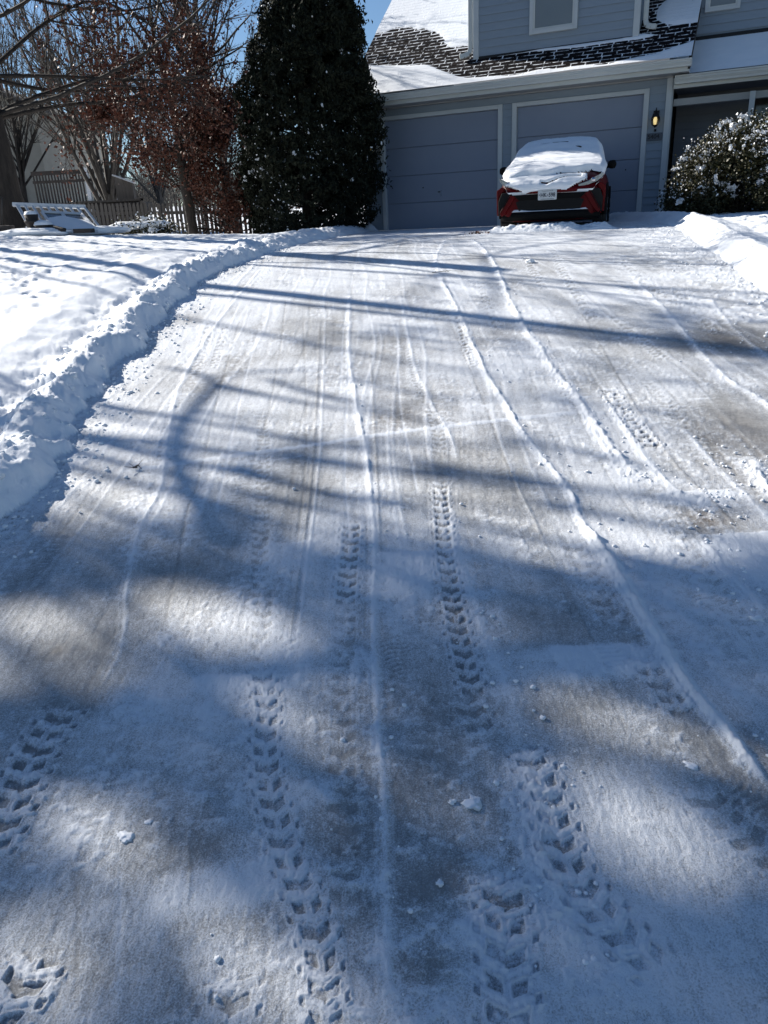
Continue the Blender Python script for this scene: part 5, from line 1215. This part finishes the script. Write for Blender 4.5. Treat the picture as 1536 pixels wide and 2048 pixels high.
for (px, py, r, s, lb, fl) in [
    (1291, 1094, .012, 1, 'small rounded snow lump casting a shadow right of the long bright ridge', .7), (1515, 1240, .020, 2, 'flat snow flake at the right edge of the driveway', .35), (880, 1769, .008, 3, 'tiny white snow crumb low in the middle of the driveway', .7),
    (945, 1603, .024, 4, 'ragged thin snow scrap on dark concrete right of centre', .12), (250, 1672, .020, 5, 'larger ragged snow scrap on dark concrete at lower left', .12), (298, 1643, .011, 6, 'smaller snow scrap just above the larger one at lower left', .14),
    (1380, 1532, .017, 7, 'thin snow scrap near the right ridge', .15), (1360, 1110, .010, 8, 'snow crumb below the bare concrete streaks', .7), (1396, 1180, .009, 9, 'snow crumb right of the long bright ridge, lower one', .7), (1060, 525, .05, 10, 'white snow clump on the upper driveway in front of the car', .5), (905, 1605, .009, 11, 'small snow crumb left of the ragged scrap', .6), (670, 1875, .008, 12, 'tiny snow crumb by the chevron tyre print', .7), (1175, 945, .010, 13, 'small snow crumb on the sunlit film left of the ridge', .6)]:
    chunk(px, py, r, s, lb, fl)
# crumbs thrown along the ridges and banks: nobody could count them
cs = []
for pts, w_, h_, c_, cr_ in ridges:
    if cr_ >= .3 and w_ > .013:
        P_ = smooth_poly(GP(pts)); 
        for _ in range(int(130 * cr_)):
            i = random.randrange(len(P_)); g = P_[i]; s_ = random.choice([1, 1, -1]) * abs(random.gauss(0, .05)) ; cs.append([g[0] + s_ + .01, g[1] + random.uniform(-.1, .1), 0, random.random()])
for _ in range(900):
    y = random.uniform(2.2, 12); cs.append([float(xfoot(y)) + abs(random.gauss(0, .14)) + .01, y, 1, random.random()])
for _ in range(260):
    y = random.uniform(5, 13); cs.append([float(xfootr(y)) - abs(random.gauss(0, .35)), y, 1, random.random()])
for _ in range(160):
    y = random.uniform(1, 11); cs.append([random.uniform(-.5 * y, .5 * y), y, 0, random.random()])
cs = np.array(cs); okm = (cs[:, 0] > xfoot(cs[:, 1])) & (cs[:, 0] < xfootr(cs[:, 1])); cs = cs[okm]
Cc = np.stack([cs[:, 0], cs[:, 1], zb(cs[:, 1]) + .004], 1); rr = .0022 + .007 * cs[:, 3] ** 3 + cs[:, 2] * .006 * cs[:, 3] ** 1.5
V0, F0 = ico(); n = len(Cc); Vv = (Cc[:, None] + V0[None] * rr[:, None, None] * (1 + .6 * (RS.rand(n, len(V0), 1) - .5)) * np.array([1, 1, .7])).reshape(-1, 3)
tag(obj_np('snow_crumbs', Vv, (F0[None] + (np.arange(n) * len(V0))[:, None, None]).reshape(-1, 3), M_snow_fine, None, smooth=True), kind='stuff')
# lumps on the left bank crest
cs = []
for _ in range(420):
    y = random.uniform(2.0, 12.5) ; d = random.uniform(-.02, .4); cs.append([float(xfoot(y)) - d / .83, y])
cs = np.array(cs); hz_, dl_, _d = lawn_h(cs[:, 0], cs[:, 1]); Cc = np.stack([cs[:, 0], cs[:, 1], zb(cs[:, 1]) + hz_], 1); rr = .008 + .024 * RS.rand(len(Cc)) ** 3
n = len(Cc); Vv = (Cc[:, None] + V0[None] * rr[:, None, None] * (1 + .7 * (RS.rand(n, len(V0), 1) - .5)) * np.array([1, 1, .8])).reshape(-1, 3)
tag(obj_np('snow_clods', Vv, (F0[None] + (np.arange(n) * len(V0))[:, None, None]).reshape(-1, 3), M_snow, None, smooth=True), kind='stuff')
# twigs
def twig(px, py, L_, label, seed):
    g = G(px, py); rs = np.random.RandomState(seed); z = float(zb(g[1])) + .012; m = MB()
    m.tube([(g[0] - L_ / 2, g[1], z), (g[0], g[1] + .01, z + .012), (g[0] + L_ / 2, g[1] - .02, z)], [.004, .003, .002], 5)
    for k_ in range(4): f_ = rs.uniform(-.4, .4) * L_; m.tube([(g[0] + f_, g[1], z), (g[0] + f_ + rs.normal() * .03, g[1] + rs.normal() * .04, z + .02)], [.0025, .001], 4)
    tag(m.build('twig', M_bark), label, 'twig', None)
twig(955, 468, .22, 'dark leafy twig lying on the drive in front of the left garage door', 1)
twig(276, 940, .05, 'small dark twig at the left end of the pale cross line', 2)
twig(895, 546, .35, 'thin brown twig across the upper middle of the driveway', 3)
l = RS.normal(size=(26, 3)) * np.array([.09, .09, .012]) + np.array([*G(955, 468), float(zb(G(955, 468)[1])) + .02]); o = leaf_mesh(l, .05, 'dry_leaves', M_oakleaf, None); tag(o, 'few dry brown leaves around the twig before the garage doors', 'leaves')
print('verts ground', NR * NC, NR)
